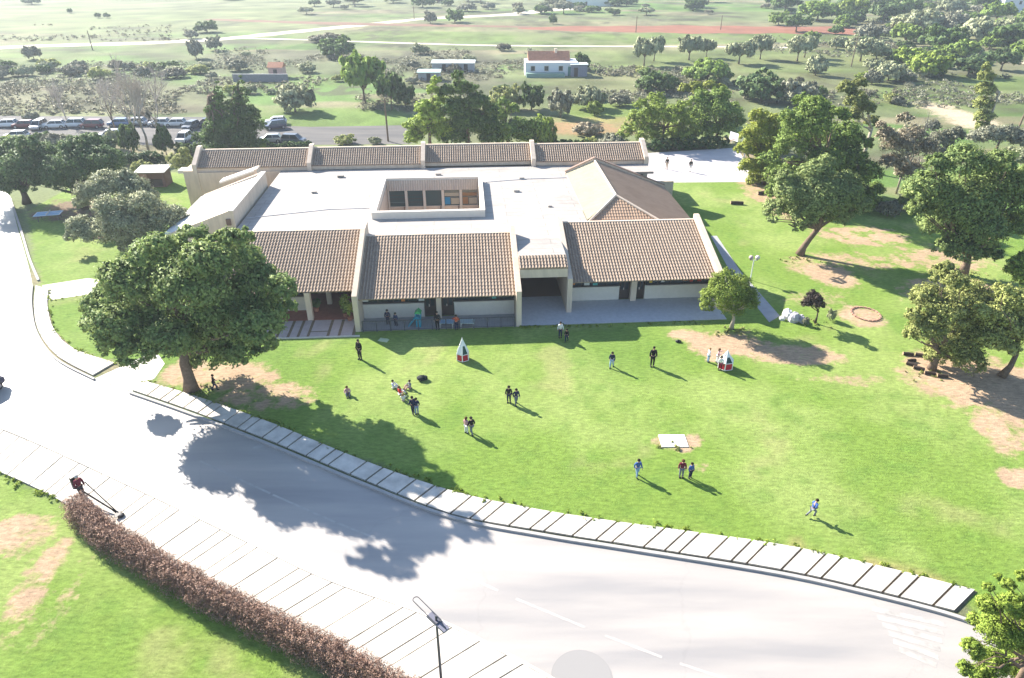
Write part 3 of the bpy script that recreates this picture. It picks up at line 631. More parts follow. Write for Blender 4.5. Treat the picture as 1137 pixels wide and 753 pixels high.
MB().box(xr - .299, xr + .1, ya, yb, 0, 6.12).build("high_wall", M_wall, school); MB().box(xe + .02, xe + .3, ya + .36, yb - .36, 0, 3.3).build("eave_wall", M_wall, school)
MB().box(xr - .35, xr + .15, ya - .05, yb + .05, 6.121, 6.2).build("coping", M_wallw, school)
MB().box(-26.35, -25.95, 12.45, 12.64, 4.8, 5.4).build("vent_box", M_gutter, school)
MB().prism([(-31.2, 4.72), (-27.2, 6.0), (-27.2, 5.8), (-31.2, 4.5)], 26.6, 28.0, 'y').build("porch_roof", M_white, school); MB().box(-27.19, -26.9, 26.55, 28.05, 0, 6.05).build("high_wall", M_wall, school)
fo = MB().box(-29.6, -28.4, 12.58, 12.648, 1.0, 2.2).build("window", M_frame, school); MB().box(-29.5, -28.5, 12.55, 12.579, 1.1, 2.1).build("pane", M_glass, fo)

# right wing: hipped at the front, gabled at the rear
xl, xR, xe2 = 7.6, 10.8, 19.2; zl, zr2, ze2 = 4.85, 6.2, 2.95; yf, yh, yr = 11.0, 14.5, 27.2
sR = (zr2 - ze2) / (xe2 - xR); hz = 4.75
A = Vector((xR, yh, zr2)); hipR = Vector((1, -1, 0)); 
# right slope, trimmed by the hip (vertical plane through the apex)
d = Vector((xe2 - xR, 0, ze2 - zr2)).normalized(); LR = math.hypot(xe2 - xR, zr2 - ze2)
tile_roof("tiled_roof", school, (xR, yf - 1.0, zr2), (0, 1, 0), d, yr - yf + .9, LR, M_tile2, amp=.03, clip=[(A, Vector((-1, -1, 0)).normalized()), (Vector((0, 11.0, 0)), Vector((0, -1, 0)))], seed=61)
d = Vector((xl - xR, 0, zl - zr2)).normalized(); LL = math.hypot(xl - xR, zr2 - zl)
tile_roof("tiled_roof", school, (xR, yf - 1.0, zr2), (0, 1, 0), d, yr - yf + .9, LL, tile_mat("pale_sunlit_tiles", (.40, .35, .24), (.50, .44, .31), (.34, .34, .22)), amp=.03, clip=[(A, Vector((1, -1.0943, 0)).normalized())], seed=63)  # left slope paler and greener, its sunlit look put into the tile colour
sF = (zr2 - hz) / (yh - yf); d = Vector((0, yf - yh, hz - zr2)).normalized(); LF = math.hypot(yh - yf, zr2 - hz)
tile_roof("tiled_roof", school, (xl, yh, zr2), (1, 0, 0), d, 8.0, LF, M_tile2, amp=.03, clip=[(A, Vector((-1, 1.0943 * 0 + .9143, 0)).normalized()), (A, Vector((1, 1, 0)).normalized())], seed=65)
mb = MB(); mb.tube([(xR, yh, zr2 + .05), (xR, yr, zr2 + .05)], .13, 8); mb.tube([(xR, yh, zr2 + .05), (xl, yf, zl + .03)], .12, 8); mb.tube([(xR, yh, zr2 + .05), (xR + 3.5, yf, zr2 - sR * 3.5 + .06)], .12, 8)
mb.build("roof_ridge_cap", M_wall, school)
MB().prism([(xl, 4.71), (xl, zl - .06), (xR, zr2 - .1), (xe2 - .3, ze2 + .0), (xe2 - .3, 0), (18.0, 0), (18.0, 3.1)], yf + 3.6, yr - .31, 'y').build("wing_body", M_wall, school)
MB().prism([(xl - .1, 4.71), (xl - .1, zl + .16), (xR, zr2 + .32), (xe2, ze2 + .22), (xe2, 0), (18.0, 0), (18.0, 3.1)], yr - .3, yr, 'y').build("gable_wall", M_wall, school)
mb = MB(); mb.prism([(xl - .14, zl + .161), (xl - .14, zl + .25), (xR, zr2 + .42), (xe2 + .05, ze2 + .31), (xe2 + .05, ze2 + .221), (xR, zr2 + .321)], yr - .36, yr + .06, 'y'); mb.build("coping", P("brown_coping", (.25, .17, .13), rough=.8), school)
MB().box(xl, 17.9, 10.9, 11.02, 4.705, 4.80).build("parapet", M_wall, school)
MB().box(17.96, xe2 - .32, yf - .2, yf + 3.59, 0, 2.6).build("wing_wall", M_wall, school)

# left bay patio: grey slabs with dark joints, pale kerb
MB().box(-20.9, -13.34, -.88, 1.98, 0.0, .02).build("patio_bed", M_earth, school)
mb = MB(); xs_ = [-20.8, -19.6, -18.7, -17.9, -17.1, -15.5, -14.6, -13.45]
for i in range(len(xs_) - 1):
    g = .12
    if i == 4: mb.box(xs_[i] + g, xs_[i + 1] - g, -.85, -.1, .021, .06).box(xs_[i] + g, xs_[i + 1] - g, .08, 1.95, .021, .06)
    else: mb.box(xs_[i] + g, xs_[i + 1] - g, -.85, 1.95, 0.021, .06)
mb.build("patio_slabs", P("pinkish_paving", (.36, .31, .30), rough=.85, var=.12, scale=1.5), school)
MB().box(-24.5, -12.9, -1.05, -.9, 0, .09).build("patio_kerb", M_conc, school)

# side path east of the building
sheet("path", G2([(789,262),(796,262),(822,301),(866,351),(854,358),(814,308)]), 0.013, M_conc_grey)

def bl(x, y, z=0): return BO + Vector((x * math.cos(BA) - y * math.sin(BA), x * math.sin(BA) + y * math.cos(BA), z))

# low fence along the terrace
fence = empty("low_fence", bl(-6.5, -0.28), "low grey wire fence along the terrace of the middle bay", "fence", BA)
M_fence = P("grey_fence_metal", (.10, .10, .11), rough=.5, metal=.4)
for k in range(12):
    x = -6.2 + 12.5 * k / 11 ; MB().box(x - .035, x + .035, -.035, .035, 0, 1.0).build("post", M_fence, fence)
rl = MB(); rl.box(-6.2, 6.3, -.025, .025, .96, 1.0).box(-6.2, 6.3, -.025, .025, .12, .15); rl.build("rail", M_fence, fence)
wr = MB()
for k in range(93):
    x = -6.16 + 12.4 * k / 92; wr.box(x - .008, x + .008, -.008, .008, .15, .96)
wr.build("wire_panel", M_fence, fence)
# ------------------------------------------------------------------ trees
def leaf_mesh(name, lobes, n, size, seed, mat, clump=0.30, up=0.35, per=26, shell=0.62, flat=1.0, long=1.5, sub=1):
    """leaf sprays gathered in clumps through the lobes (cx,cy,cz,rx,ry,rz) of a crown, as one mesh"""
    rs = np.random.RandomState(seed); lobes = np.array(lobes, float)
    vol = (lobes[:, 3] * lobes[:, 4] + lobes[:, 4] * lobes[:, 5] + lobes[:, 3] * lobes[:, 5]); w = vol / vol.sum()
    nc = max(6, n // per); li = rs.choice(len(lobes), nc, p=w); L = lobes[li]
    dv = rs.randn(nc, 3); dv /= np.linalg.norm(dv, axis=1)[:, None]; dv[:, 2] = np.where(dv[:, 2] < -.5, -dv[:, 2] * .6, dv[:, 2])
    rad = shell + (1.04 - shell) * rs.rand(nc) ** 0.7
    cc = L[:, :3] + dv * rad[:, None] * L[:, 3:]
    cr = clump * (L[:, 3] + L[:, 4] + L[:, 5]) / 3 * rs.uniform(.6, 1.25, nc)
    ci = rs.randint(0, nc, n); p = rs.randn(n, 3); p /= np.linalg.norm(p, axis=1)[:, None]
    rr = rs.rand(n) ** 0.55 * np.where(rs.rand(n) < .10, 1.35, 1.0)
    off = p * rr[:, None]; off[:, 2] *= 0.75 * flat
    pos = cc[ci] + off * cr[ci][:, None]
    nrm = 0.75 * off + 0.35 * dv[ci] + rs.randn(n, 3) * 0.45; nrm[:, 2] += up; nrm /= np.linalg.norm(nrm, axis=1)[:, None]
    t = rs.randn(n, 3); t -= nrm * (t * nrm).sum(1)[:, None]; t /= np.linalg.norm(t, axis=1)[:, None] + 1e-9; b = np.cross(nrm, t)
    fl = np.sign((nrm * (off + .55 * dv[ci] + np.array([0, 0, .25]))).sum(1)); fl[fl == 0] = 1; nrm = nrm * fl[:, None]; b = np.cross(nrm, t)
    s = size * rs.uniform(.6, 1.35, n); wd = s / long
    tip = pos + t * s[:, None] * .6 - nrm * s[:, None] * .12; tail = pos - t * s[:, None] * .5
    l_ = pos + b * wd[:, None] * .5 + nrm * wd[:, None] * .12; r_ = pos - b * wd[:, None] * .5 + nrm * wd[:, None] * .12
    V = np.stack([tail, r_, tip, l_], 1).reshape(-1, 3)
    me = bpy.data.meshes.new(name); me.vertices.add(4 * n); me.vertices.foreach_set("co", V.astype(np.float32).ravel())
    me.loops.add(4 * n); me.loops.foreach_set("vertex_index", np.arange(4 * n, dtype=np.int32))
    me.polygons.add(n); me.polygons.foreach_set("loop_start", np.arange(0, 4 * n, 4, dtype=np.int32)); me.update(calc_edges=True)
    ct = rs.rand(nc) ; tint = np.clip(.55 * ct[ci] + .45 * rs.rand(n), 0, 1)
    a = me.attributes.new("tint", 'FLOAT', 'POINT'); a.data.foreach_set("value", np.repeat(tint, 4).astype(np.float32))
    cn = off * 1.0 + dv[ci] * .55 + rs.randn(n, 3) * .38; cn[:, 2] += .25; cn /= np.linalg.norm(cn, axis=1)[:, None]
    me.polygons.foreach_set("use_smooth", np.ones(n, bool)); me.normals_split_custom_set_from_vertices(np.repeat(cn, 4, axis=0).tolist())
    me.materials.append(mat); return me
def limb(rnd, a, b, n=4, sag=.12):
    a, b = Vector(a), Vector(b); d = (b - a).length
    return [a.lerp(b, k / n) + Vector((rnd.uniform(-1, 1), rnd.uniform(-1, 1), rnd.uniform(-.5, .8))) * d * sag * math.sin(math.pi * k / n) for k in range(n + 1)]
def wood_mesh(name, base_pts, r0, lobes, seed, mat, fork=.75, twigs=2):
    rnd = random.Random(seed); mb = MB(); n = len(base_pts)
    mb.tube(base_pts, [r0 * (1.35 if k == 0 else 1 - .35 * k / max(1, n - 1)) for k in range(n)], 10)
    top = Vector(base_pts[-1])
    for L in lobes:
        c = Vector(L[:3]); r = min(L[3:6]); k = rnd.uniform(0, .3)
        st = Vector(base_pts[-2]).lerp(top, 1 - k) if n > 1 else top
        pts = limb(rnd, st, st.lerp(c, .66)); mb.tube(pts, [r0 * .55 * (1 - .72 * q / (len(pts) - 1)) for q in range(len(pts))], 7)
        for _ in range(twigs):
            e = c + Vector((rnd.uniform(-1, 1) * L[3], rnd.uniform(-1, 1) * L[4], rnd.uniform(-.4, 1) * L[5])) * .5
            pts2 = limb(rnd, pts[2], e, 3); mb.tube(pts2, [r0 * .2 * (1 - .7 * q / 3) for q in range(4)], 5)
    return mb.mesh(name, mat, True)

M_bark = P("grey_brown_bark", (.17, .125, .09), rough=.95, spec=.1, var=.3, scale=6, bump=.5, bscale=14)
M_barkp = P("pale_bark", (.36, .31, .25), rough=.9, spec=.1, var=.2, scale=6, bump=.3, bscale=14)
M_barkd = P("dark_bark", (.08, .06, .045), rough=.95, spec=.1, var=.3, scale=6)
LM = dict(
    pine=leaf_mat("pine_needles", (0.123, 0.207, 0.045), (0.306, 0.404, 0.083)),
    dark=leaf_mat("dark_evergreen_leaves", (0.063, 0.122, 0.032), (0.161, 0.236, 0.060)),
    carob=leaf_mat("blue_green_leaves", (0.057, 0.110, 0.044), (0.168, 0.234, 0.083)),
    olive=leaf_mat("olive_leaves", (0.255, 0.288, 0.159), (0.491, 0.507, 0.299), .2),
    sage=leaf_mat("sage_green_leaves", (0.173, 0.244, 0.080), (0.404, 0.478, 0.170), .25),
    deep=leaf_mat("deep_pine_needles", (0.107, 0.180, 0.059), (0.319, 0.390, 0.120)),
    fresh=leaf_mat("fresh_green_leaves", (0.171, 0.264, 0.035), (0.370, 0.459, 0.083), .3),
    yellow=leaf_mat("yellow_green_leaves", (0.165, 0.213, 0.027), (0.378, 0.409, 0.061), .3),
    oak=leaf_mat("pale_oak_leaves", (0.211, 0.257, 0.067), (0.506, 0.523, 0.185), .3),
    grey=leaf_mat("grey_green_leaves", (0.171, 0.185, 0.124), (0.348, 0.342, 0.242), .2),
    scrub=leaf_mat("dry_scrub_twigs", (.135, .128, .078), (.27, .25, .17), .1),
    pink=leaf_mat("pinkish_sparse_leaves", (0.268, 0.232, 0.146), (0.512, 0.439, 0.317), .2),
    poplar=leaf_mat("poplar_leaves", (0.165, 0.201, 0.049), (0.354, 0.378, 0.122), .3),
    purple=leaf_mat("dark_purplish_leaves", (0.030, 0.024, 0.019), (0.075, 0.053, 0.040), .15),
    hedge=leaf_mat("dry_hedge_twigs", (.22, .122, .085), (.50, .34, .265), .1),
    hedgeg=leaf_mat("clipped_hedge_leaves", (0.045, 0.106, 0.028), (0.094, 0.166, 0.040)),
)
def px_lobes(base, lobes, seed, shrink=.84):
    """crown lobes seen at (px,py) with radius r (picture units, at the trunk's distance) as ellipsoids about the trunk base"""
    rnd = random.Random(seed); g = at(*base); out = []
    spread = max(1.0, (max(l[0] for l in lobes) - min(l[0] for l in lobes)) / px_per_m(g) * .19)
    for l in lobes:
        dy = l[3] if len(l) > 3 else rnd.uniform(-1, 1) * spread
        c = at_depth(l[0], l[1], g.y + dy); r = l[2] * shrink / px_per_m(c); out.append((c.x - g.x, dy, c.z, r, r, r * .82))
    return g, out
def custom_tree(name, base, lobes, trunk_pts, r0, label, leaf, n, size, seed, bark=None, **kw):
    g, L = px_lobes(base, lobes, seed, kw.pop("shrink", .86)); grp = kw.pop("group", None); fork = kw.pop("twigs", 2)
    t = empty(name, g, label, "tree", 0, grp)
    link("trunk", wood_mesh(name + "_trunk", trunk_pts, r0, L, seed, bark or M_bark, twigs=fork), t)
    link("crown", leaf_mesh(name + "_crown", L, int(n * 3.0), size * .68, seed, LM[leaf], **kw), t)
    return t

# --- the big pine in front of the left bay
T1 = [(132,362,34),(116,338,26),(148,312,36),(165,350,38),(182,288,36),(188,376,30),(152,390,24),(215,266,22),(212,318,42),(230,290,30),(260,288,34),(266,264,17),(288,318,32),(312,320,19),(248,345,44),(284,362,30),(260,386,28),(230,390,28),(212,370,32),(236,368,30),(298,346,24),(176,272,17),(104,358,15),(240,266,14),(128,302,18),(160,284,16),(318,342,13),(124,385,13),(296,382,14),(252,262,14)]
custom_tree("pine_tree", (212,433), T1, [(0,0,-.1),(.1,0,1.0),(.0,.1,2.2),(.25,.1,3.4)], .44, "big round dark green pine between the road and the left bay", "deep", 46000, .30, 3, clump=.34, per=46, shell=.7, twigs=0, shrink=.85)
# --- small round tree on the porch corner
custom_tree("olive_tree", (812,365), [(808,325,24,0),(790,330,15),(828,328,16),(800,312,14),(822,314,14),(812,340,17),(786,340,10),(835,338,9),(808,303,8)], [(0,0,0),(.05,0,.8),(0,0,1.6)], .16, "small round twiggy green tree at the right corner of the porch", "fresh", 9000, .17, 5, bark=M_barkp, clump=.3, per=20, shell=.5)
# --- little dark pruned tree
custom_tree("pruned_tree", (905,359), [(903,334,11,0),(896,337,7),(911,338,7),(903,327,7),(908,331,6)], [(0,0,0),(.03,0,.6),(0,0,1.1)], .08, "small dark purplish ball tree beside the white boulders", "purple", 3000, .15, 7, bark=M_barkd, clump=.3, shell=.5)
# --- leaning pine at the right of the lawn
custom_tree("pine_tree", (888,283), [(905,218,36,0),(880,212,22),(935,215,26),(862,232,16),(893,238,20),(930,238,18),(905,192,20),(955,228,14),(872,198,13),(940,200,14),(917,180,12),(858,246,8),(888,252,9)], [(0,0,0),(.25,.1,.8),(.75,.2,1.7),(1.5,.3,2.9)], .36, "leaning grey green pine with a bent bare trunk at the lawn edge", "sage", 20000, .27, 11, clump=.3, per=32, shell=.55)
# --- big dark pine on the right
custom_tree("pine_tree", (1068,305), [(1065,225,42,0),(1030,210,26),(1100,205,34),(1130,225,30),(1045,250,26),(1085,255,30),(1070,180,26),(1040,183,16),(1110,180,20),(1120,250,22),(1070,280,20),(1022,232,16),(1050,275,14),(1140,200,22),(1098,280,14)], [(0,0,0),(.1,0,1),(0,.1,2.2)], .42, "large dark pine with tiered branches shading bare earth on the right", "deep", 26000, .32, 13, clump=.32, per=40, shell=.6)
# --- pale oak on the right edge
custom_tree("oak_tree", (1034,410), [(1050,345,26),(1030,330,17),(1075,330,22),(1030,365,19),(1060,380,26),(1085,365,24),(1042,305,12),(1060,312,14),(1075,400,18),(1015,350,10),(1040,392,14),(1012,372,9),(1052,296,8)], [(0,0,0),(.1,0,.8),(.25,0,1.5)], .26, "airy pale green oak beside the arc of dark logs", "oak", 20000, .22, 17, bark=M_bark, shrink=1.0, clump=.28, per=26, shell=.45, twigs=1)
custom_tree("oak_tree", (1112,418), [(1105,350,20),(1125,335,18),(1130,365,22),(1100,375,16),(1090,345,12),(1140,350,20),(1120,385,12),(1115,322,10)], [(0,0,0),(.35,0,.9),(.5,.1,1.9)], .24, "airy grey green oak with forked bent trunks at the right edge", "oak", 14000, .22, 19, bark=M_bark, shrink=1.0, clump=.28, per=26, shell=.45, twigs=1)
custom_tree("olive_tree", (1140,330), [(1132,300,15),(1142,290,16),(1125,292,9),(1140,310,14)], [(0,0,0),(.05,0,1.2)], .16, "small bright green tree cut by the right edge above the oaks", "fresh", 3500, .24, 23, clump=.3)
# --- conifer at the lower right corner (near)
custom_tree("pine_tree", (1118,775), [(1110,700,24,0),(1098,672,14),(1125,672,18),(1085,690,12),(1080,720,14),(1100,735,20),(1135,705,24),(1120,650,9),(1128,738,22),(1072,742,10),(1097,652,7),(1145,680,18),(1090,752,16),(1108,640,5),(1135,640,9)], [(0,0,0),(.05,0,1.4),(0,0,2.8)], .16, "young bright green pine at the kerb in the lower right corner", "fresh", 32000, .135, 29, clump=.28, per=28, shell=.3, long=2.2)
# --- olives and dark trees on the left
custom_tree("olive_tree", (146,284), [(140,250,30),(110,258,22),(175,245,26),(195,238,15),(90,250,16),(125,232,22),(160,228,20),(80,262,10),(150,268,20)], [(0,0,0),(.1,0,.9),(0,0,1.8)], .34, "broad grey green olive with a rounded crown left of the white wing", "olive", 15000, .26, 31, clump=.3, per=28, shell=.55)
custom_tree("olive_tree", (128,258), [(125,208,24),(100,214,18),(150,212,20),(112,200,14),(140,198,14),(165,218,12),(90,226,10)], [(0,0,0),(.1,0,.9),(0,0,1.8)], .3, "taller grey green olive just behind the broad olive", "olive", 9000, .28, 37, clump=.3, per=28, shell=.55)
custom_tree("carob_tree", (95,232), [(95,182,30),(70,190,26),(118,178,20),(55,172,20),(85,164,18),(110,196,18),(128,172,9),(75,205,16),(100,158,14),(60,188,18),(125,190,14),(45,205,12)], [(0,0,0),(.1,0,.9),(0,0,1.8)], .42, "dark spreading carob tree above the blue table", "carob", 14000, .34, 41, bark=M_barkd, clump=.32, per=30, shell=.6)
custom_tree("carob_tree", (30,226), [(30,185,28),(5,190,28),(-20,185,26),(50,195,18),(20,165,18),(-5,165,18),(42,168,14),(15,205,16),(30,160,13),(0,205,14),(55,180,16)], [(0,0,0),(.1,0,.9),(0,0,1.8)], .42, "dark spreading carob tree at the left edge by the end of the road", "carob", 14000, .36, 43, bark=M_barkd, clump=.32, per=30, shell=.6)
# --- tall dark conifers behind the building
def cone(cx_, yb, yt, rb, seed, n=11):
    rn = random.Random(seed); out = []
    for k in range(n):
        t = k / (n - 1); r = rb * (1 - t) ** .85 + 2.2; y = yb + (yt - yb) * t
        out.append((cx_ + rn.uniform(-.12, .12) * r, y, r * .62, 0))
        for q in range(3 if t < .8 else 0): out.append((cx_ + rn.uniform(-.8, .8) * r, y + rn.uniform(-3, 3), r * rn.uniform(.32, .5), rn.uniform(-.9, .9) * r / 7.5))
    return out
custom_tree("conifer_tree", (245,172), cone(242, 165, 86, 27, 1, 13), [(0,0,0),(0,0,2),(0,0,5),(0,0,8.5)], .35, "broad dark conifer on the left of the touching pair", "dark", 11000, .36, 47, clump=.36, per=22, shell=.45, up=.1, twigs=0)
custom_tree("conifer_tree", (272,170), cone(267, 163, 78, 29, 2, 13), [(0,0,0),(0,0,2),(0,0,5),(0,0,8.8)], .35, "slightly taller dark conifer on the right of the touching pair", "dark", 11000, .36, 53, clump=.36, per=22, shell=.45, up=.1, twigs=0)
custom_tree("pine_tree", (478,170), [(478,128,17),(468,140,16),(488,115,14),(480,100,9),(460,152,13),(492,145,17),(484,90,7),(470,120,12),(455,140,9)], [(0,0,0),(0,0,2),(.1,0,4)], .28, "light green tall pine behind the second rear roof", "fresh", 7000, .42, 59, clump=.3, per=24, shell=.45)
custom_tree("conifer_tree", (520,170), [(520,135,22,0),(505,120,18),(537,138,19),(512,98,13),(508,84,8),(530,113,15),(505,150,18),(545,153,15),(496,102,11),(524,98,8),(545,122,11)], [(0,0,0),(0,0,2),(0,0,5)], .35, "massive dark green conifer behind the middle of the rear roofs", "dark", 12000, .44, 61, clump=.34, per=26, shell=.45)
custom_tree("conifer_tree", (564,168), [(562,148,17),(575,140,14),(553,128,13),(585,150,14),(558,114,8),(594,140,11),(600,155,12),(570,122,9)], [(0,0,0),(0,0,2),(0,0,3)], .28, "lower bushy dark tree to the right of the massive conifer", "pine", 6000, .42, 67, clump=.32, per=24, shell=.45)
# --- garden trees east of the court
custom_tree("tree", (735,160), [(730,128,20),(710,132,15),(750,128,17),(728,110,12),(700,145,13),(748,148,17),(720,148,17),(765,140,14),(690,152,10),(712,116,10),(760,118,11)], [(0,0,0),(0,0,1.4),(.1,0,2.6)], .26, "light green spreading tree left of the garden hedge", "fresh", 7000, .42, 71, clump=.3, per=24, shell=.5)
custom_tree("tree", (795,157), [(792,122,21),(774,130,15),(812,125,15),(800,106,13),(778,110,13),(805,142,16),(820,135,10),(785,145,14)], [(0,0,0),(0,0,1.4),(.1,0,2.6)], .26, "mid green round tree behind the basketball hoop", "pine", 8000, .42, 73, clump=.3, per=24, shell=.5)
custom_tree("tree", (775,135), [(772,97,9),(788,95,8),(760,98,7),(800,98,6),(778,103,9)], [(0,0,0),(0,0,1.6),(.1,0,3)], .2, "yellow flowered treetop over the mid green trees", "yellow", 3000, .42, 79, clump=.34, per=20, shell=.5)
custom_tree("tree", (848,205), [(848,148,22),(838,165,16),(842,130,13),(860,165,18),(830,150,10),(850,185,18),(864,135,14),(832,185,14),(838,200,12),(826,165,12),(868,188,14)], [(0,0,0),(0,0,1.6),(.1,0,3)], .26, "yellow green leafy tree beside the court", "yellow", 9000, .34, 83, clump=.3, per=24, shell=.5)
custom_tree("pine_tree", (900,225), [(895,140,28),(880,160,22),(920,155,26),(905,120,18),(940,150,20),(915,180,22),(950,175,16),(885,185,18),(930,128,14),(958,160,12),(875,130,12),(868,196,20),(945,200,22),(918,205,22),(965,190,16),(855,178,14),(890,112,12),(935,178,22),(970,210,12)], [(0,0,0),(0,0,2.6),(.1,0,5)], .42, "tall broad mid green pine behind the leaning pine", "pine", 18000, .38, 89, clump=.32, per=30, shell=.55)
custom_tree("eucalyptus_tree", (955,190), [(950,112,14),(940,98,11),(962,120,11),(955,92,8),(968,135,9),(945,128,11)], [(0,0,0),(0,0,2.6),(.1,0,6)], .3, "feathery pale eucalyptus rising behind the broad pine", "poplar", 5000, .42, 97, bark=M_barkp, clump=.28, per=20, shell=.4)
custom_tree("tree", (1005,225), [(1000,160,22),(985,150,13),(1015,150,16),(1028,165,15),(990,180,15),(1010,190,18),(978,140,8),(1005,132,10)], [(0,0,0),(0,0,1.6),(.1,0,3)], .26, "sparse pinkish grey tree between the two big pines", "pink", 6500, .30, 101, bark=M_barkp, clump=.26, per=16, shell=.3)
custom_tree("tree", (1045,195), [(1045,155,15),(1035,140,10),(1060,150,12),(1055,170,12),(1040,170,10)], [(0,0,0),(0,0,1.6),(.1,0,3)], .2, "thin grey green tree behind the large dark pine", "grey", 4500, .34, 103, bark=M_barkp, clump=.28, per=18, shell=.3)
custom_tree("poplar_tree", (1093,150), [(1093,130,11,0),(1092,115,11,0),(1094,100,11,0),(1095,85,9,0),(1096,74,6,0),(1090,140,8,0)], [(0,0,0),(0,0,3),(0,0,7)], .24, "slim yellow green poplar standing alone in the right field", "poplar", 5000, .40, 107, bark=M_barkp, clump=.34, per=20, shell=.4)
custom_tree("tree", (1105,170), [(1100,150,15),(1120,148,13),(1085,152,11),(1135,155,14)], [(0,0,0),(0,0,1.2),(.1,0,2)], .2, "grey green bushy tree at the foot of the poplar", "grey", 5000, .36, 109, clump=.3, per=20, shell=.5)
custom_tree("tree", (1150,200), [(1135,175,14),(1150,180,18),(1122,170,9)], [(0,0,0),(0,0,1.2),(.1,0,2)], .2, "dark grey green tree cut by the right edge above the big pine", "olive", 4000, .36, 113, clump=.3, per=20, shell=.5)
custom_tree("tree", (208,205), [(202,180,13),(192,176,8),(212,188,9),(205,168,7)], [(0,0,0),(0,0,.8),(.1,0,1.4)], .14, "loose olive green tree between the brown shed and the rear corner", "oak", 3000, .30, 127, clump=.3, per=20, shell=.4)
# --- twiggy bare trees by the car park
def bare_tree(base, ytop, spread, label, seed, mat=M_barkp, lv=6):
    g = at(*base); h = tall(base, ytop); rnd = random.Random(seed); mb = MB(); tw = MB()
    t = empty("bare_tree", g, label, "tree")
    def grow(p, d, L, r, k):
        e = p + d * L; mid = p.lerp(e, .5) + Vector((rnd.uniform(-1, 1), rnd.uniform(-1, 1), 0)) * L * .06
        (mb if k < 2 else tw).tube([p, mid, e], [r, r * .85, r * .7], 6 if k < 2 else 4)
        if k >= lv: return
        for _ in range(3 if k else 4):
            nd = (d + Vector((rnd.uniform(-1, 1), rnd.uniform(-1, 1), rnd.uniform(-.15, .6))) * spread).normalized()
            grow(p.lerp(e, rnd.uniform(.6, 1)), nd, L * rnd.uniform(.58, .82), r * .60, k + 1)
    grow(Vector((0, 0, 0)), Vector((rnd.uniform(-.08, .08), 0, 1)), h * .30, h * .0135, 0)
    mb.build("trunk", mat, t, True); tw.build("twigs", P("pale_twigs", (.40, .35, .31), rough=.9, spec=.1), t)
bare_tree((165,168), 48, .42, "tall bare tree with pale trunk nearest the clipped hedge", 1)
bare_tree((152,166), 62, .45, "bare tree close on the left of the tallest bare tree", 2)
bare_tree((130,150), 72, .5, "grey bare tree at the parked cars left of the tall pair", 3, M_bark)
bare_tree((180,160), 66, .5, "bare tree leaning right beside the tallest bare tree", 4)
bare_tree((75,140), 82, .5, "thin bare tree behind the row of parked cars", 6)
bare_tree((995,215), 108, .5, "bare twiggy tree within the pinkish grey tree", 9, lv=4)

# --- stock trees copied over the country behind
def proto(name, lobes, trunk, r0, n, size, leaf, seed, bark=None, **kw):
    t = bpy.data.objects.new(name, None); COL.objects.link(t)
    tr = link("trunk", wood_mesh(name + "_trunk", trunk, r0, lobes, seed, bark or M_bark, twigs=1), t)
    cr = link("crown", leaf_mesh(name + "_crown", lobes, n, size, seed, LM[leaf], **kw), t); return t
def R_(seed, k, r, z0, z1, c=.55):
    rn = random.Random(seed); out = [(0, 0, (z0 + z1) / 2, r * .70, r * .70, (z1 - z0) * .46), (0, 0, z0 + (z1 - z0) * .38, r * .88, r * .88, (z1 - z0) * .36)]
    for i in range(k):
        a = 2 * math.pi * i / k + rn.uniform(-.4, .4); q = r * c * rn.uniform(.8, 1.2); rr = r * rn.uniform(.30, .48)
        out.append((q * math.cos(a), q * math.sin(a), rn.uniform(z0 + rr * .7, z1 - rr * .6), rr, rr, rr * .85))
    return out
# unit trees: crown radius 1, height 1 (scaled per copy)
PR = {}
for v in range(3):
    PR["bush", v] = (proto("shrub", [(l[0], l[1], l[2], l[3], l[4], l[5]) for l in R_(v + 10, 7, 1.0, .05, .98)], [(0,0,0),(0,0,.12),(0,0,.3)], .05, 5200, .15, "dark", 200 + v, clump=.30, per=40, shell=.62, flat=.8))
    PR["round", v] = (proto("tree", [(l[0], l[1], l[2], l[3], l[4], l[5] * .9) for l in R_(v + 20, 7, 1.0, .30, 1.0)], [(0,0,0),(.02,0,.15),(0,0,.36)], .055, 5600, .145, "dark", 210 + v, clump=.30, per=40, shell=.58, flat=.8))
bpy.context.view_layer.update()
used = {}
KINDS_CAT = {"bush": ("shrub", "shrub"), "round": ("tree", "tree")}
def stock(kind, px, py, hw, ytop, leaf, label, group=None, rnd=random.Random(77), v=None):
    """a stock shrub or tree: foot at (px,py), half width hw in picture units, top at picture row ytop"""
    v = rnd.randrange(3) if v is None else v; g = at(px, py); h = max(.5, tall((px, py), ytop)); r = hw / px_per_m(g)
    p = PR[kind, v]
    if (kind, v) not in used: o = p; used[kind, v] = 1
    else: o = copy_tree(p)
    o.location = g; o.rotation_euler.z = rnd.uniform(0, 6.28); o.scale = (r, r * rnd.uniform(.85, 1.1), h)
    o.name = KINDS_CAT[kind][0] if "olive" not in leaf or kind == "bush" else "olive_tree"
    if "group" in o: del o["group"]
    tag(o, label, KINDS_CAT[kind][1], group)
    for c in o.children:
        if c.name.startswith("crown"): slotmat(c, 0, LM[leaf])
    return o
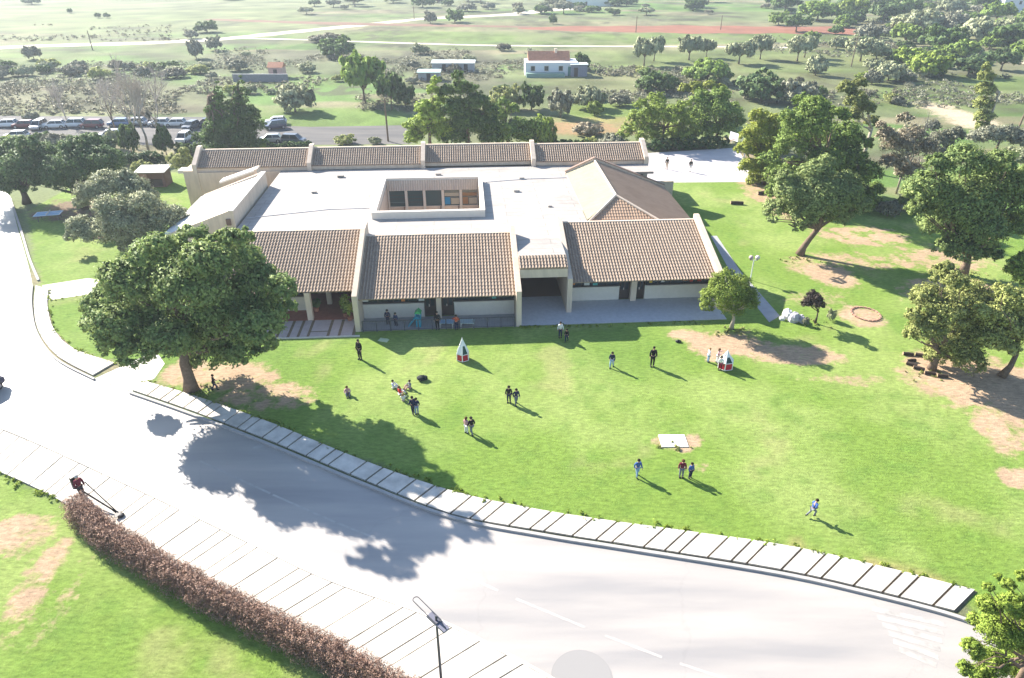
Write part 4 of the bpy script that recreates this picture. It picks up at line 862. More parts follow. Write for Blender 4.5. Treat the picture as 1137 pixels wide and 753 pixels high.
# mid-distance, each with its own look
S = stock
S("bush", 328, 124, 25, 93, "olive", "large grey green dome of a shrub above the parked grey car")
S("round", 405, 115, 25, 63, "pine", "round topped pine with a visible trunk beside the utility pole")
S("round", 435, 122, 15, 84, "dark", "dark bushy tree to the right of the round topped pine")
S("bush", 450, 118, 13, 92, "dark", "dark shrub at the foot of the dark bushy tree")
S("bush", 375, 64, 22, 41, "dark", "dark rounded shrub on the brown hedge by the white track")
S("bush", 362, 47, 20, 37, "scrub", "long brown shrub where the white track bends")
S("bush", 622, 130, 17, 98, "grey", "round grey green bush with a clear shadow in the clearing")
S("bush", 652, 120, 20, 95, "olive", "olive green thicket right of the round grey bush")
S("bush", 590, 122, 17, 92, "dark", "dark thicket left of the round grey bush")
S("bush", 562, 122, 18, 95, "oak", "pale green shrub behind the lower bushy dark tree")
S("bush", 600, 165, 22, 128, "fresh", "mid green shrub right of the bushy dark tree")
S("bush", 785, 92, 27, 65, "pine", "broad bright green bush in front of the olive row")
S("bush", 728, 102, 25, 78, "dark", "dark green bush left of the broad bright bush")
S("bush", 845, 112, 29, 80, "carob", "long dark bush behind the yellow green tree")
S("bush", 882, 116, 25, 88, "grey", "silver grey bush right of the long dark bush")
S("bush", 905, 84, 12, 60, "olive", "round olive bush alone on the pale field")
S("bush", 660, 128, 10, 112, "fresh", "small green shrub beside the olive green thicket")
S("bush", 688, 118, 12, 104, "grey", "low grey shrub left of the light green tree")
S("bush", 652, 150, 18, 136, "pink", "low reddish brown heap of scrub in the clearing")
for i, (px, py, hw, yt) in enumerate([(715,73,15,42),(726,68,11,40),(765,67,15,41),(784,64,10,43),(820,71,18,46),(844,66,13,41),(885,68,16,42),(955,68,17,44),(893,64,12,40)]):
    S("round", px, py, hw, yt, "olive", "dark olive tree with a bare stem in the row across the pale field", "olive row across the pale field")
S("bush", 218, 65, 9, 43, "grey", "round grey shrub on the near side of the white track")
S("bush", 239, 56, 9, 40, "grey", "purplish round shrub at the bend of the white track")
S("bush", 230, 36, 14, 23, "dark", "dark shrub clump beyond the white track")
S("bush", 213, 43, 9, 33, "grey", "small dark shrub beside the far edge of the white track")
S("bush", 38, 66, 10, 50, "grey", "round shrub beside the white track near the left edge")
S("bush", 505, 25, 12, 10, "dark", "round dark tree where the far track passes")
S("bush", 478, 26, 8, 12, "grey", "narrow dark shrub on the far track")
S("bush", 614, 27, 5, 16, "dark", "single small dark bush in the far pale field")
S("bush", 36, 5, 9, -4, "dark", "dark shrub at the top left corner")
S("bush", 928, 38, 9, 28, "dark", "dark brown bush on the red soil strip")
S("bush", 78, 15, 3, 9, "dark", "tiny dark bush left of the two tiny bushes on the far slope")
S("bush", 109, 20, 4, 14, "dark", "left of two tiny dark bushes on the far slope"); S("bush", 119, 20, 4, 14, "dark", "right of two tiny dark bushes on the far slope")
S("bush", 862, 222, 15, 198, "pine", "green shrub filling under the yellow green tree"); S("bush", 882, 232, 13, 212, "dark", "dark shrub under the broad pine left of its trunk"); S("bush", 925, 236, 18, 208, "sage", "sage shrub behind the crown of the leaning pine"); S("bush", 958, 234, 17, 206, "pine", "green shrub at the right foot of the broad pine"); S("bush", 1012, 236, 18, 208, "sage", "sage shrub between the pinkish grey tree and the large dark pine")
# dark shrubs by the clipped hedges
S("bush", 147, 172, 11, 136, "dark", "upright dark shrub left of the tallest bare trunk"); S("bush", 185, 172, 11, 138, "dark", "upright dark shrub right of the tallest bare trunk")
S("bush", 160, 193, 14, 178, "oak", "low pale shrub beside the brown shed"); S("bush", 90, 178, 10, 160, "fresh", "small green shrub before the parked cars")
S("bush", 384, 160, 12, 150, "oak", "low yellowish shrub along the rear parking road"); S("bush", 416, 160, 8, 152, "olive", "low olive shrub at the utility pole foot")
S("bush", 680, 164, 16, 148, "grey", "grey leafy shrub behind the last rear roof"); S("bush", 655, 164, 10, 152, "oak", "pale green shrub at the end of the clipped hedge")
S("bush", 758, 162, 16, 140, "fresh", "bright green shrub behind the garden hedge"); S("bush", 845, 178, 10, 160, "fresh", "green shrub beside the hoop post")
S("bush", 1060, 215, 16, 190, "dark", "dark shrub in the shade behind the big right pine") ; S("bush", 985, 240, 14, 222, "grey", "grey shrub under the pinkish grey tree")
S("bush", 922, 356, 5, 343, "olive", "small silvery plant right of the ball tree"); S("bush", 894, 361, 4, 352, "grey", "tuft of grey plant at the boulder")
S("bush", 118, 172, 14, 152, "carob", "dark green shrub between the carobs and the clipped hedge"); S("bush", 60, 162, 12, 148, "grey", "grey shrub under the left end of the parked row")
S("bush", 205, 172, 11, 158, "dark", "dark shrub between the right upright shrub and the conifers"); S("bush", 8, 163, 14, 150, "fresh", "yellow green shrub at the left edge below the parked row"); S("bush", 128, 165, 9, 143, "olive", "thin olive shrub in front of the white car by the upright shrub")
S("bush", 292, 168, 9, 156, "fresh", "green shrub beside the silver car nose at the conifers"); S("bush", 36, 135, 9, 124, "grey", "grey bush behind the maroon car"); S("bush", 160, 134, 10, 122, "scrub", "brown bush behind the bare trunks")
for i, (px, py, hw, yt) in enumerate([(20,161,11,150),(48,158,12,146),(75,160,11,149),(102,160,12,147),(140,160,8,150),(222,172,9,160)]):
    S("bush", px, py, hw, yt, ["olive", "dark", "grey", "carob", "oak", "dark"][i], "low bush screening the near edge of the car park", "low bushes at the car park edge")
# wooded slope at the upper right
rn = random.Random(42)
wood = [(870,12,20),(905,18,24),(945,20,26),(985,24,22),(1020,30,26),(960,40,18),(1000,48,24),(1040,52,26),(1085,42,26),(1120,50,26),(1065,62,22),(1010,68,20),(1110,75,22),(975,60,16),(1060,30,22),(1100,22,20),(1140,32,22),(930,52,12),(880,32,16),(860,24,14),(1030,82,26),(1075,82,20),(990,88,22),(965,90,14),(1135,66,20),(1010,14,18),(1055,12,18),(1090,8,14),(900,44,10),(1005,36,14),(940,8,16),(980,6,16)]
leafs = ["dark", "pine", "fresh", "carob", "olive", "grey", "pine", "dark", "olive"]
for i, (px, py, hw) in enumerate(wood):
    S("bush" if i % 3 else "round", px + rn.uniform(-5, 5), py + rn.uniform(-2, 2) + 4, hw * rn.uniform(.75, 1.05), py - hw * rn.uniform(.75, 1.0), leafs[i % 9], "evergreen tree among the wooded slope at the upper right", "evergreens on the upper right slope")
for i in range(150):
    px = rn.uniform(930, 1180); py = rn.uniform(2, 92)
    if py > 62 + (px - 960) * .02 and px > 1085: continue
    if px < 960 and py > 58: continue
    hw = rn.uniform(7, 15); S("bush", px, py, hw, py - hw * rn.uniform(.7, 1.1), rn.choice(leafs), "evergreen bush among the wooded slope at the upper right", "bushes on the upper right slope", rn)
# tree line along the top
for i in range(62):
    px = rn.uniform(325, 880); py = rn.uniform(1, 17)
    if px < 560 and 9 < py and rn.random() < .7: continue
    hw = rn.uniform(5, 13); S("bush" if rn.random() < .6 else "round", px, py, hw, py - hw * rn.uniform(.7, 1.2), rn.choice(["dark", "grey", "olive", "dark", "scrub"]), "far grey green tree in the line along the top", "far trees along the top", rn)
for i in range(40):
    px = rn.uniform(-150, 1300); py = rn.uniform(-14, 0)
    hw = rn.uniform(7, 15); S("bush", px, py, hw, py - hw, rn.choice(["dark", "grey", "olive"]), "far tree beyond the line along the top", "far trees beyond the top line", rn)
# bushes of the scrubby field behind the car park
for i in range(75):
    band = rn.random()
    if band < .45: px, py, hw = rn.uniform(-20, 245), rn.uniform(74, 88), rn.uniform(5, 13)
    elif band < .75: px, py, hw = rn.uniform(245, 580), rn.uniform(56, 105), rn.uniform(5, 14)
    else: px, py, hw = rn.uniform(620, 1000), rn.uniform(80, 118), rn.uniform(5, 12)
    if 340 < px < 450 and py > 95 or 585 < px < 650: continue
    S("bush", px, py, hw, py - hw * rn.uniform(.8, 1.2), rn.choice(["grey", "olive", "scrub", "grey", "dark", "olive", "oak"]), "grey green bush of the scrubby field behind the car park", "bushes of the scrubby field", rn)
for k in list(PR):
    if k not in used:
        for c in list(PR[k].children): bpy.data.objects.remove(c)
        bpy.data.objects.remove(PR[k])

# --- low heath nobody could count
def heath(name, regions, n, size, leaf, seed, hgt=.5):
    rs = np.random.RandomState(seed); lob = []
    tot = sum(r[4] for r in regions)
    for (x0, x1, y0, y1, w) in regions:
        for _ in range(int(n * w / tot)):
            g = at(rs.uniform(x0, x1), rs.uniform(y0, y1)); 
            if vnoise(np.array([g.x]), np.array([g.y]), 5, .07)[0] < .42: continue
            r = rs.uniform(.35, 1.3); lob.append((g.x, g.y, r * hgt * .5, r, r * .9, r * hgt))
    o = link(name, leaf_mesh(name, lob, len(lob) * 26, size, seed, LM[leaf], clump=.6, per=13, shell=.4, flat=.6)); tag(o, kind="stuff")
heath("scrub", [(-40,240,90,128,3),(240,580,58,100,3),(640,780,74,104,2),(900,1000,48,60,1),(-40,210,28,46,1),(280,470,104,124,1),(600,1137,100,118,1)], 3600, .30, "scrub", 301)
heath("scrub", [(-40,240,70,100,2),(240,600,55,90,3),(640,800,76,110,2),(850,1000,40,64,1),(1000,1137,84,120,1)], 3000, .30, "grey", 303)

# --- clipped hedges
def hedge(base0, base1, h, w, label, leaf, n, size, seed, name="clipped_hedge", bend=None):
    a, b = at(*base0), at(*base1); L = (b - a).length; mid = (a + b) / 2; ang = math.atan2(b.y - a.y, b.x - a.x)
    t = empty(name, mid, label, "hedge", ang); rs = np.random.RandomState(seed)
    lob = []
    k = max(3, int(L / (w * .45)))
    for i in range(k):
        x = -L / 2 + L * (i + .5) / k
        for z in (h * .3, h * .68): lob.append((x, rs.uniform(-.08, .08) * w, z, w * .42, w * .5, h * .34))
    link("foliage", leaf_mesh(name, lob, n, size, seed, LM[leaf], clump=.4, per=20, shell=.75), t)
    st = MB()
    for i in range(int(L / .8)): st.tube([(-L / 2 + .4 + .8 * i, 0, 0), (-L / 2 + .4 + .8 * i, .05, h * .7)], [.04, .02], 5)
    st.build("stems", M_barkd, t)
hedge((132,184), (182,184), 1.9, 1.6, "dark clipped hedge below the upright shrubs", "hedgeg", 4000, .3, 1)
hedge((597,168), (652,167), 1.6, 1.5, "dark clipped hedge behind the third rear roof", "hedgeg", 4000, .3, 2)
hedge((722,168), (806,164), 1.8, 1.6, "long dark clipped hedge at the back of the court", "hedgeg", 6000, .3, 3)
hedge((296,168), (345,166), 1.2, 1.3, "low clipped hedge under the parked grey car", "hedgeg", 3500, .3, 4)

# --- the dry brown hedge along the near pavement
hp = [Vector((*at(*p).xy, 0)) for p in [(86,572),(124,604),(178,638),(245,676),(325,716),(410,760),(510,815)]]
hl = smooth_line(hp, 8); hb = empty("dry_hedge", hl[0], "long curving dry brown hedge beside the near pavement", "hedge")
rs_ = np.random.RandomState(8); lob = []
acc = 0
for a, b in zip(hl[:-1], hl[1:]):
    for t_ in np.arange(0, 1, .22 / max(.22, (b - a).length)):
        p = a.lerp(b, float(t_)) - hl[0]; j = rs_.uniform(-.12, .12)
        d = (b - a).normalized(); nn = Vector((-d.y, d.x, 0))
        for sgn in (-.45, 0, .45):
            for z in (.30, .78, 1.22): 
                q = p + nn * (sgn * (1 if z < 1 else .6) + j); lob.append((q.x, q.y, z, .32, .32, .32))
link("twigs", leaf_mesh("dry_hedge", lob, 170000, .085, 9, LM["hedge"], clump=.6, per=12, shell=.4, long=3.6, up=.25), hb)
st = MB()
for k in range(0, len(hl) - 1):
    for q in range(3):
        p = hl[k].lerp(hl[k + 1], q / 3) - hl[0]; st.tube([(p.x, p.y, 0), (p.x + rs_.uniform(-.2, .2), p.y + rs_.uniform(-.2, .2), 1.15)], [.03, .012], 5)
st.build("stems", M_bark, hb)

# --- long grass along slab edges, hedge foot, tree feet: nobody could count the blades
def fringe(name, lines, n, size, leaf, seed, spread=.28):
    rs = np.random.RandomState(seed); lob = []
    for L in lines:
        P_ = [at(*p) for p in L]
        for a, b in zip(P_[:-1], P_[1:]):
            for _ in range(int((b - a).length * n)):
                p = a.lerp(b, rs.rand()); r = rs.uniform(.08, .2); lob.append((p.x + rs.randn() * spread * .5, p.y + rs.randn() * spread * .5, r * .3, r, r, r * .6))
    tag(link(name, leaf_mesh(name, lob, len(lob) * 14, size, seed, LM[leaf], clump=.7, per=14, shell=.2, flat=.7, long=3.5, up=-.2)), kind="stuff")
fringe("grass", [[(160,423),(218,440),(305,471),(405,512),(505,546),(605,567),(705,582),(862,604),(965,626),(1085,656)],[(-95,490),(5,530),(66,559)],[(54,322),(53,340),(60,366),(82,388),(128,405)],[(60,334),(106,327)],[(577,364),(780,358)]], 5, .16, "fresh", 401)
fringe("grass", [[(195,436),(230,436)],[(870,286),(905,288)],[(1015,415),(1050,414)],[(1055,306),(1085,304)],[(795,368),(830,368)],[(890,360),(922,360)],[(735,495),(760,496)],[(690,178),(700,198)]], 10, .16, "oak", 403, .9)
# ------------------------------------------------------------------ people
def skin_mesh(name, joints, edges, root, subdiv=1):
    names = list(joints); idx = {n: i for i, n in enumerate(names)}
    me = bpy.data.meshes.new(name); me.from_pydata([joints[n][0] for n in names], [(idx[a], idx[b]) for a, b in edges], [])
    o = bpy.data.objects.new(name, me); COL.objects.link(o); o.modifiers.new("skin", 'SKIN'); sv = me.skin_vertices[0].data
    for n in names:
        r = joints[n][1]; sv[idx[n]].radius = (r, r) if not hasattr(r, '__len__') else r; sv[idx[n]].use_root = (n == root)
    ss = o.modifiers.new("sub", 'SUBSURF'); ss.levels = ss.render_levels = subdiv
    dg = bpy.context.evaluated_depsgraph_get(); out = bpy.data.meshes.new_from_object(o.evaluated_get(dg)); out.name = name
    bpy.data.objects.remove(o); bpy.data.meshes.remove(me)
    for p in out.polygons: p.use_smooth = True
    return out
def pose_joints(pose, kid):
    hs = 1.25 if kid else 1.0; J = {}
    lean = dict(stand=0, walk=.04, run=.16, sit=-.04, work=.10, reach=.03)[pose]; zb = -.80 if pose == "sit" else 0
    def up(z): return lean * max(0, z - .95) * 1.6
    J["pelvis"] = ((0, 0, .95 + zb), (.14, .105)); J["waist"] = ((0, up(1.1), 1.10 + zb), (.125, .095)); J["chest"] = ((0, up(1.32), 1.32 + zb), (.155, .11))
    J["neckb"] = ((0, up(1.47), 1.47 + zb), .065); J["neck"] = ((0, up(1.54) + .01, 1.54 + zb), .05)
    J["head1"] = ((0, up(1.6) + .02, 1.60 + zb), .075 * hs); J["head2"] = ((0, up(1.66) + .025, 1.665 + .02 * (hs - 1) + zb), .092 * hs); J["head3"] = ((0, up(1.72) + .015, 1.735 + .12 * (hs - 1) + zb), .070 * hs)
    arms = dict(stand=((.24, -.02, 1.15), (.255, .07, .92)), walk=((.24, -.10, 1.16), (.25, .02, .94)), run=((.26, -.12, 1.2), (.24, .12, 1.14)), sit=((.27, .10, 1.22), (.16, .34, 1.14)), work=((.25, .02, 1.16), (.18, .26, 1.02)), reach=((.30, .10, 1.30), (.28, .34, 1.38)))[pose]
    legs = {"stand": (((.10, .02, .50), (.10, -.02, .085)), ((.10, .0, .50), (.11, -.03, .085))), "walk": (((.10, .16, .52), (.10, .17, .085)), ((.10, -.02, .50), (.10, -.26, .11))),
            "run": (((.10, .27, .60), (.10, .18, .22)), ((.10, -.02, .52), (.10, -.36, .26))), "sit": (((.17, .34, .42), (.14, .52, .075)), ((.19, .32, .38), (.10, .50, .075))), "work": (((.11, .12, .51), (.11, .08, .085)), ((.12, -.04, .50), (.12, -.16, .085))), "reach": (((.1, .05, .5), (.1, .02, .085)), ((.1, -.03, .5), (.1, -.1, .085)))}[pose]
    for k, sg in (("r", 1), ("l", -1)):
        sh = (sg * .175, up(1.42), 1.425 + zb); J["sh" + k] = (sh, .062)
        (ex, ey, ez), (wx, wy, wz) = arms
        if pose in ("walk", "run") and sg < 0: ey, wy = -ey * .4, wy + .18
        J["el" + k] = ((sg * ex, up(1.2) + ey, ez + zb), .046); J["wr" + k] = ((sg * wx, up(1.1) + wy, wz + zb), .032)
        w = Vector(J["wr" + k][0]); e = Vector(J["el" + k][0]); d = (w - e).normalized(); J["pa" + k] = (tuple(w + d * .075), (.042, .026))
        (kx, ky, kz), (ax, ay, az) = legs[0 if sg > 0 else 1]
        J["hi" + k] = ((sg * .09, 0, .89 + zb), .09); J["kn" + k] = ((sg * kx, ky, kz), .060); J["an" + k] = ((sg * ax, ay, az), .042)
        J["to" + k] = ((sg * ax, ay + .15, max(.035, az - .05)), (.042, .032))
    return J
BODY_E = [("pelvis","waist"),("waist","chest"),("chest","neckb"),("neckb","neck"),("neck","head1"),("head1","head2"),("head2","head3")]
for k in "rl": BODY_E += [("chest","sh"+k),("sh"+k,"el"+k),("el"+k,"wr"+k),("wr"+k,"pa"+k),("pelvis","hi"+k),("hi"+k,"kn"+k),("kn"+k,"an"+k),("an"+k,"to"+k)]
def grow(r, d): return tuple(x + d for x in r) if hasattr(r, '__len__') else r + d
M_skin = P("skin", (.45, .27, .19), rough=.6); M_cloth = P("cloth", (.2, .2, .2), rough=.9, spec=.15); M_hair = P("dark_hair", (.025, .017, .012), rough=.6); M_eye = P("eye", (.02, .015, .012), rough=.3); M_shoe = P("shoe", (.03, .03, .035), rough=.7)
cache = {}
def person_meshes(pose, kid):
    key = (pose, kid)
    if key in cache: return cache[key]
    J = pose_joints(pose, kid); body = skin_mesh("body", J, BODY_E, "pelvis"); body.materials.append(M_skin)
    # fingers, thumb, nose, ears and mouth joined into the body mesh
    mb = MB()
    for k, sg in (("r", 1), ("l", -1)):
        w = Vector(J["wr" + k][0]); p = Vector(J["pa" + k][0]); d = (p - w).normalized(); side = d.cross(Vector((sg * 1.0, .1, 0))).normalized(); inn = d.cross(side).normalized()
        if inn.x * sg > 0: inn = -inn
        for q, ln in enumerate((.062, .072, .068, .052)):
            a = p + side * (.028 - .019 * q) + d * .012; b = a + d * ln * .55 + inn * .008; c = b + d * ln * .35 + inn * .028
            mb.tube([a, b, c], [.0095, .009, .0065], 6)
        a = w + d * .03 + side * .034; mb.tube([a, a + d * .03 + side * .026 + inn * .012, a + d * .058 + side * .03 + inn * .028], [.011, .010, .007], 6)
    h = Vector(J["head2"][0]); hr = J["head2"][1]
    mb.tube([h + Vector((0, hr * .85, .012)), h + Vector((0, hr * 1.22, -.022)), h + Vector((0, hr * .95, -.034))], [.010, .016, .008], 6)
    for sg in (1, -1): mb.ball(h + Vector((sg * hr * .98, -.005, -.008)), (.012, .022, .032), nu=8, nv=5)
    ex = mb.mesh("extras", M_skin, True); bm = bmesh.new(); bm.from_mesh(body); bm.from_mesh(ex); bm.to_mesh(body); bm.free(); bpy.data.meshes.remove(ex)
    top = skin_mesh("top", {n: (J[n][0] if n != "pelvis" else (J[n][0][0], J[n][0][1], J[n][0][2] - .02), grow(J[n][1], .022)) for n in ("pelvis","waist","chest","neckb","shr","elr","wrr","shl","ell","wrl")}, [("pelvis","waist"),("waist","chest"),("chest","neckb"),("chest","shr"),("shr","elr"),("elr","wrr"),("chest","shl"),("shl","ell"),("ell","wrl")], "chest")
    top.materials.append(M_cloth)
    tr = skin_mesh("trousers", {n: (J[n][0], grow(J[n][1], .019 if n != "pelvis" else .014)) for n in ("pelvis","hir","knr","anr","hil","knl","anl")}, [("pelvis","hir"),("hir","knr"),("knr","anr"),("pelvis","hil"),("hil","knl"),("knl","anl")], "pelvis"); tr.materials.append(M_cloth)
    hb_ = MB(); c = Vector(J["head3"][0]); hb_.ball(h + Vector((0, -.016, .030)), (hr * 1.09, hr * 1.10, hr * 1.12), nu=14, nv=10, zmin=-.25); hair = hb_.mesh("hair", M_hair, True)
    hl_ = MB(); hl_.ball(h + Vector((0, -.016, .030)), (hr * 1.09, hr * 1.10, hr * 1.12), nu=14, nv=10, zmin=-.25); hl_.ball(h + Vector((0, -hr * .62, -.07)), (hr * .95, hr * .55, .17), nu=12, nv=8); hairl = hl_.mesh("hair_long", M_hair, True)
    shoes = []
    for k, sg in (("r", 1), ("l", -1)):
        a = Vector(J["an" + k][0]); t = Vector(J["to" + k][0]); s = MB(); s.tube([a + Vector((0, -.05, -.035)), a + Vector((0, .03, -.03)), t + Vector((0, .02, -.005))], [.05, .055, .045], 10); shoes.append(s.mesh("shoe", M_shoe, True))
    eyes = []
    for sg in (1, -1):
        e = MB(); e.ball(h + Vector((sg * hr * .36, hr * .93, .006)), (.012, .008, .009), nu=8, nv=6); eyes.append(e.mesh("eye", M_eye, True))
    mo = MB(); mo.ball(h + Vector((0, hr * .93, -.052)), (.024, .008, .007), nu=8, nv=5); mouth = mo.mesh("mouth", P("lips", (.30, .11, .09), rough=.5) if "lips" not in bpy.data.materials else bpy.data.materials["lips"], True)
    cache[key] = (body, top, tr, hair, hairl, shoes, eyes, mouth); return cache[key]
CM = {}
def cloth(c):
    if c not in CM: CM[c] = P("cloth_%d" % len(CM), c, rough=.9, spec=.15, var=.1, scale=8)
    return CM[c]
NAVY, BLACK, WHITE, RED, BLUE, GREY, PINK, LBLUE, MAROON, BEIGE, ORANGE = (.018, .025, .06), (.012, .012, .014), (.62, .62, .62), (.45, .025, .03), (.05, .10, .28), (.16, .17, .19), (.50, .28, .28), (.25, .36, .50), (.13, .02, .035), (.45, .36, .27), (.55, .10, .04)
HB, HBR, HBL, HG = (.02, .014, .01), (.09, .045, .02), (.30, .19, .08), (.35, .34, .33)
def person(px, py, h, pose, face, top, bottom, label, hair=HB, long=False, shoes=(.03, .03, .035), group=None, kid=None):
    kid = h < 1.5 if kid is None else kid
    b, t, tr, hr, hl, sh, ey, mo = person_meshes(pose, kid); loc = at(px, py)
    o = link("person", b); o.location = loc; o.rotation_euler.z = math.radians(face); s = h / 1.80; w = s * (1.1 if kid else 1.0); o.scale = (w, w, s)
    tag(o, label, "person", group)
    for nm, me, c in (("top", t, top), ("trousers", tr, bottom), ("hair", hl if long else hr, hair)):
        p = link(nm, me, o); slotmat(p, 0, cloth(c))
    for me in sh: p = link("shoe", me, o); slotmat(p, 0, cloth(shoes))
    for me in ey: link("eye", me, o)
    link("mouth", mo, o)
    return o
# facing: 0 = away from the viewer, 90 = to the left, -90 = to the right, 180 = towards the viewer
worker = person(93, 553, 1.76, "work", -120, MAROON, (.05, .04, .05), "worker in dark red jacket blowing leaves behind the dry hedge", HG)
person(400, 399, 1.80, "stand", 150, BLACK, BLACK, "adult all in black standing left of the seated children", HB, True)
person(386, 438, 1.25, "sit", 200, PINK, GREY, "child in pale top sitting alone at the edge of the tree shade", HBR, True)
person(437, 431, 1.25, "sit", -100, WHITE, WHITE, "child in white sitting leftmost of the seated group", HB)
person(444, 438, 1.28, "sit", -60, RED, WHITE, "child in bright red top sitting in the middle of the group", HBR)
person(455, 431, 1.22, "sit", 120, GREY, PINK, "child in grey top sitting at the back of the seated group", HB)
person(448, 445, 1.15, "sit", 10, WHITE, BEIGE, "small child in white top with beige trousers sitting in front of the red one", HBL, True)
person(459, 459, 1.38, "walk", 30, NAVY, NAVY, "child in navy standing just left of the navy child with pale trousers", HB)
person(463, 460, 1.34, "stand", 20, NAVY, (.20, .26, .36), "child in navy top and pale blue trousers before the seated group", HB)
person(565, 447, 1.40, "stand", 170, BLACK, NAVY, "child in black, left one of the pair at mid lawn", HB)
person(573, 449, 1.34, "walk", -160, NAVY, GREY, "child in dark navy and grey trousers, right one of the pair at mid lawn", HB)
person(518, 481, 1.30, "stand", -40, PINK, WHITE, "child in pale pink and white beside a child in dark jacket", HBR, True)
person(524, 482, 1.36, "walk", 40, BLACK, GREY, "child in dark jacket beside the one in pale pink", HB)
person(679, 408, 1.38, "walk", 160, NAVY, LBLUE, "child in navy jacket walking alone left of the adult in black", HB)
person(724, 407, 1.78, "stand", 180, BLACK, BLACK, "adult in long black clothes standing on the open lawn", HB, True)
person(786, 402, 1.25, "stand", -90, WHITE, LBLUE, "child in white top and pale blue trousers left of the play frame", HBL)
person(796, 403, 1.28, "reach", -110, PINK, WHITE, "child in pale pink reaching towards the wider play frame", HBR, True)
person(799, 411, 1.22, "stand", 150, WHITE, MAROON, "child in white top and dark red trousers in front of the wider play frame", HB)
person(707, 529, 1.36, "walk", 200, BLUE, LBLUE, "child in blue jacket walking alone below the white slab", HB)
person(756, 530, 1.36, "stand", 170, MAROON, GREY, "child in dark red top below the white slab", HBR)
person(766, 531, 1.20, "stand", -150, BLUE, NAVY, "smaller child in blue beside the child in dark red", HB)
person(900, 574, 1.28, "run", -70, BLUE, GREY, "child in blue and grey running near the right kerb", HB)
person(622, 375, 1.50, "stand", 180, WHITE, NAVY, "taller child in white top and navy trousers in the building shade", HB, True)
person(629, 379, 1.15, "walk", 160, BLACK, NAVY, "small child in black beside the child in white in the building shade", HB)
person(431, 360, 1.38, "stand", 180, NAVY, NAVY, "child in navy, left one of two behind the terrace fence", HB)
person(440, 362, 1.26, "stand", 150, (.03, .05, .12), NAVY, "shorter child in dark blue, right one of two behind the terrace fence", HB)
person(486, 366, 1.72, "stand", 180, BLACK, BLACK, "adult in black leaning at the terrace doorway column", HB)
person(507, 366, 1.40, "reach", 170, ORANGE, NAVY, "child in orange red top behind the terrace fence", HB)
person(740, 188, 1.74, "stand", 160, (.06, .06, .05), BEIGE, "adult in dark top and beige trousers near the court entrance wall", HB)
person(766, 191, 1.80, "stand", 180, (.03, .035, .035), WHITE, "adult in dark jacket and white trousers in the middle of the court", HB)
person(239, 433, 1.30, "walk", -60, BLACK, NAVY, "child in black walking on bare earth beside the big pine", HB)

# ------------------------------------------------------------------ leaf blower carried by the worker
wl = worker.location; f = Vector((math.sin(math.radians(120)), math.cos(math.radians(120)), 0))
fw = Vector((-math.sin(math.radians(-120)), math.cos(math.radians(-120)), 0)); rt = Vector((fw.y, -fw.x, 0))
lb = empty("leaf_blower", wl, "black backpack leaf blower carried by the worker behind the hedge", "leaf blower")
M_blk = P("black_plastic", (.015, .015, .017), rough=.5); M_mot = P("maroon_motor_case", (.12, .02, .03), rough=.5)
bk = MB(); c = -fw * .24 + Vector((0, 0, 1.28))
def obox(mb, c, hx, hy, hz):
    vs = [c + rt * (sx * hx) + fw * (sy * hy) + Vector((0, 0, sz * hz)) for sz in (-1, 1) for sy in (-1, 1) for sx in (-1, 1)]
    mb.add(vs, [(0,2,3,1),(4,5,7,6),(0,1,5,4),(1,3,7,5),(3,2,6,7),(2,0,4,6)]); return mb
obox(bk, c, .2, .1, .26); bko = bk.build("backpack_unit", M_blk, lb)
ms = MB(); obox(ms, c - fw * .13 + Vector((0, 0, .05)), .13, .03, .14); ms.build("motor_cover", M_mot, bko)
hand = rt * .18 + fw * .30 + Vector((0, 0, 1.0)); tip = at(125, 566, .3) - wl
tb = MB(); tb.tube([c + rt * .2 + Vector((0, 0, -.2)), rt * .3 + fw * .05 + Vector((0, 0, .98)), hand, hand.lerp(tip, .5), tip], [.05, .055, .05, .05, .045], 10); tb.build("tube", M_blk, lb)
nz = MB(); nz.tube([tip, tip + (tip - hand).normalized() * .25, tip + (tip - hand).normalized() * .34], [.055, .075, .10], 10); nz.build("nozzle", M_blk, lb)
hd = MB(); hd.tube([hand + Vector((0, 0, .04)), hand + Vector((0, 0, .16))], .022, 8); hd.build("handle", M_blk, lb)
# second wand resting beside him: a string trimmer
tr_ = empty("string_trimmer", wl + rt * -.1 + fw * .1, "long black string trimmer held low beside the leaf blower", "trimmer")
sh_ = MB(); t0 = Vector((0, 0, 1.15)) + fw * .2 - rt * .15; t1 = at(134, 572, .2) - wl - rt * -.1 - fw * .1; sh_.tube([t0, t1], .032, 8); sh_.build("shaft", M_blk, tr_)
hh = MB(); hh.ball(t1 + Vector((0, 0, -.02)), (.20, .20, .10), nu=14, nv=8); hh.build("cutting_head", M_blk, tr_)
gd = MB(); gd.prism([(math.cos(a) * .30, math.sin(a) * .30) for a in [math.pi * (.6 + .8 * k / 8) for k in range(9)]] + [(0, 0)], 0, .03); gd.build("guard", M_blk, tr_, loc=t1 + Vector((0, 0, .05)))

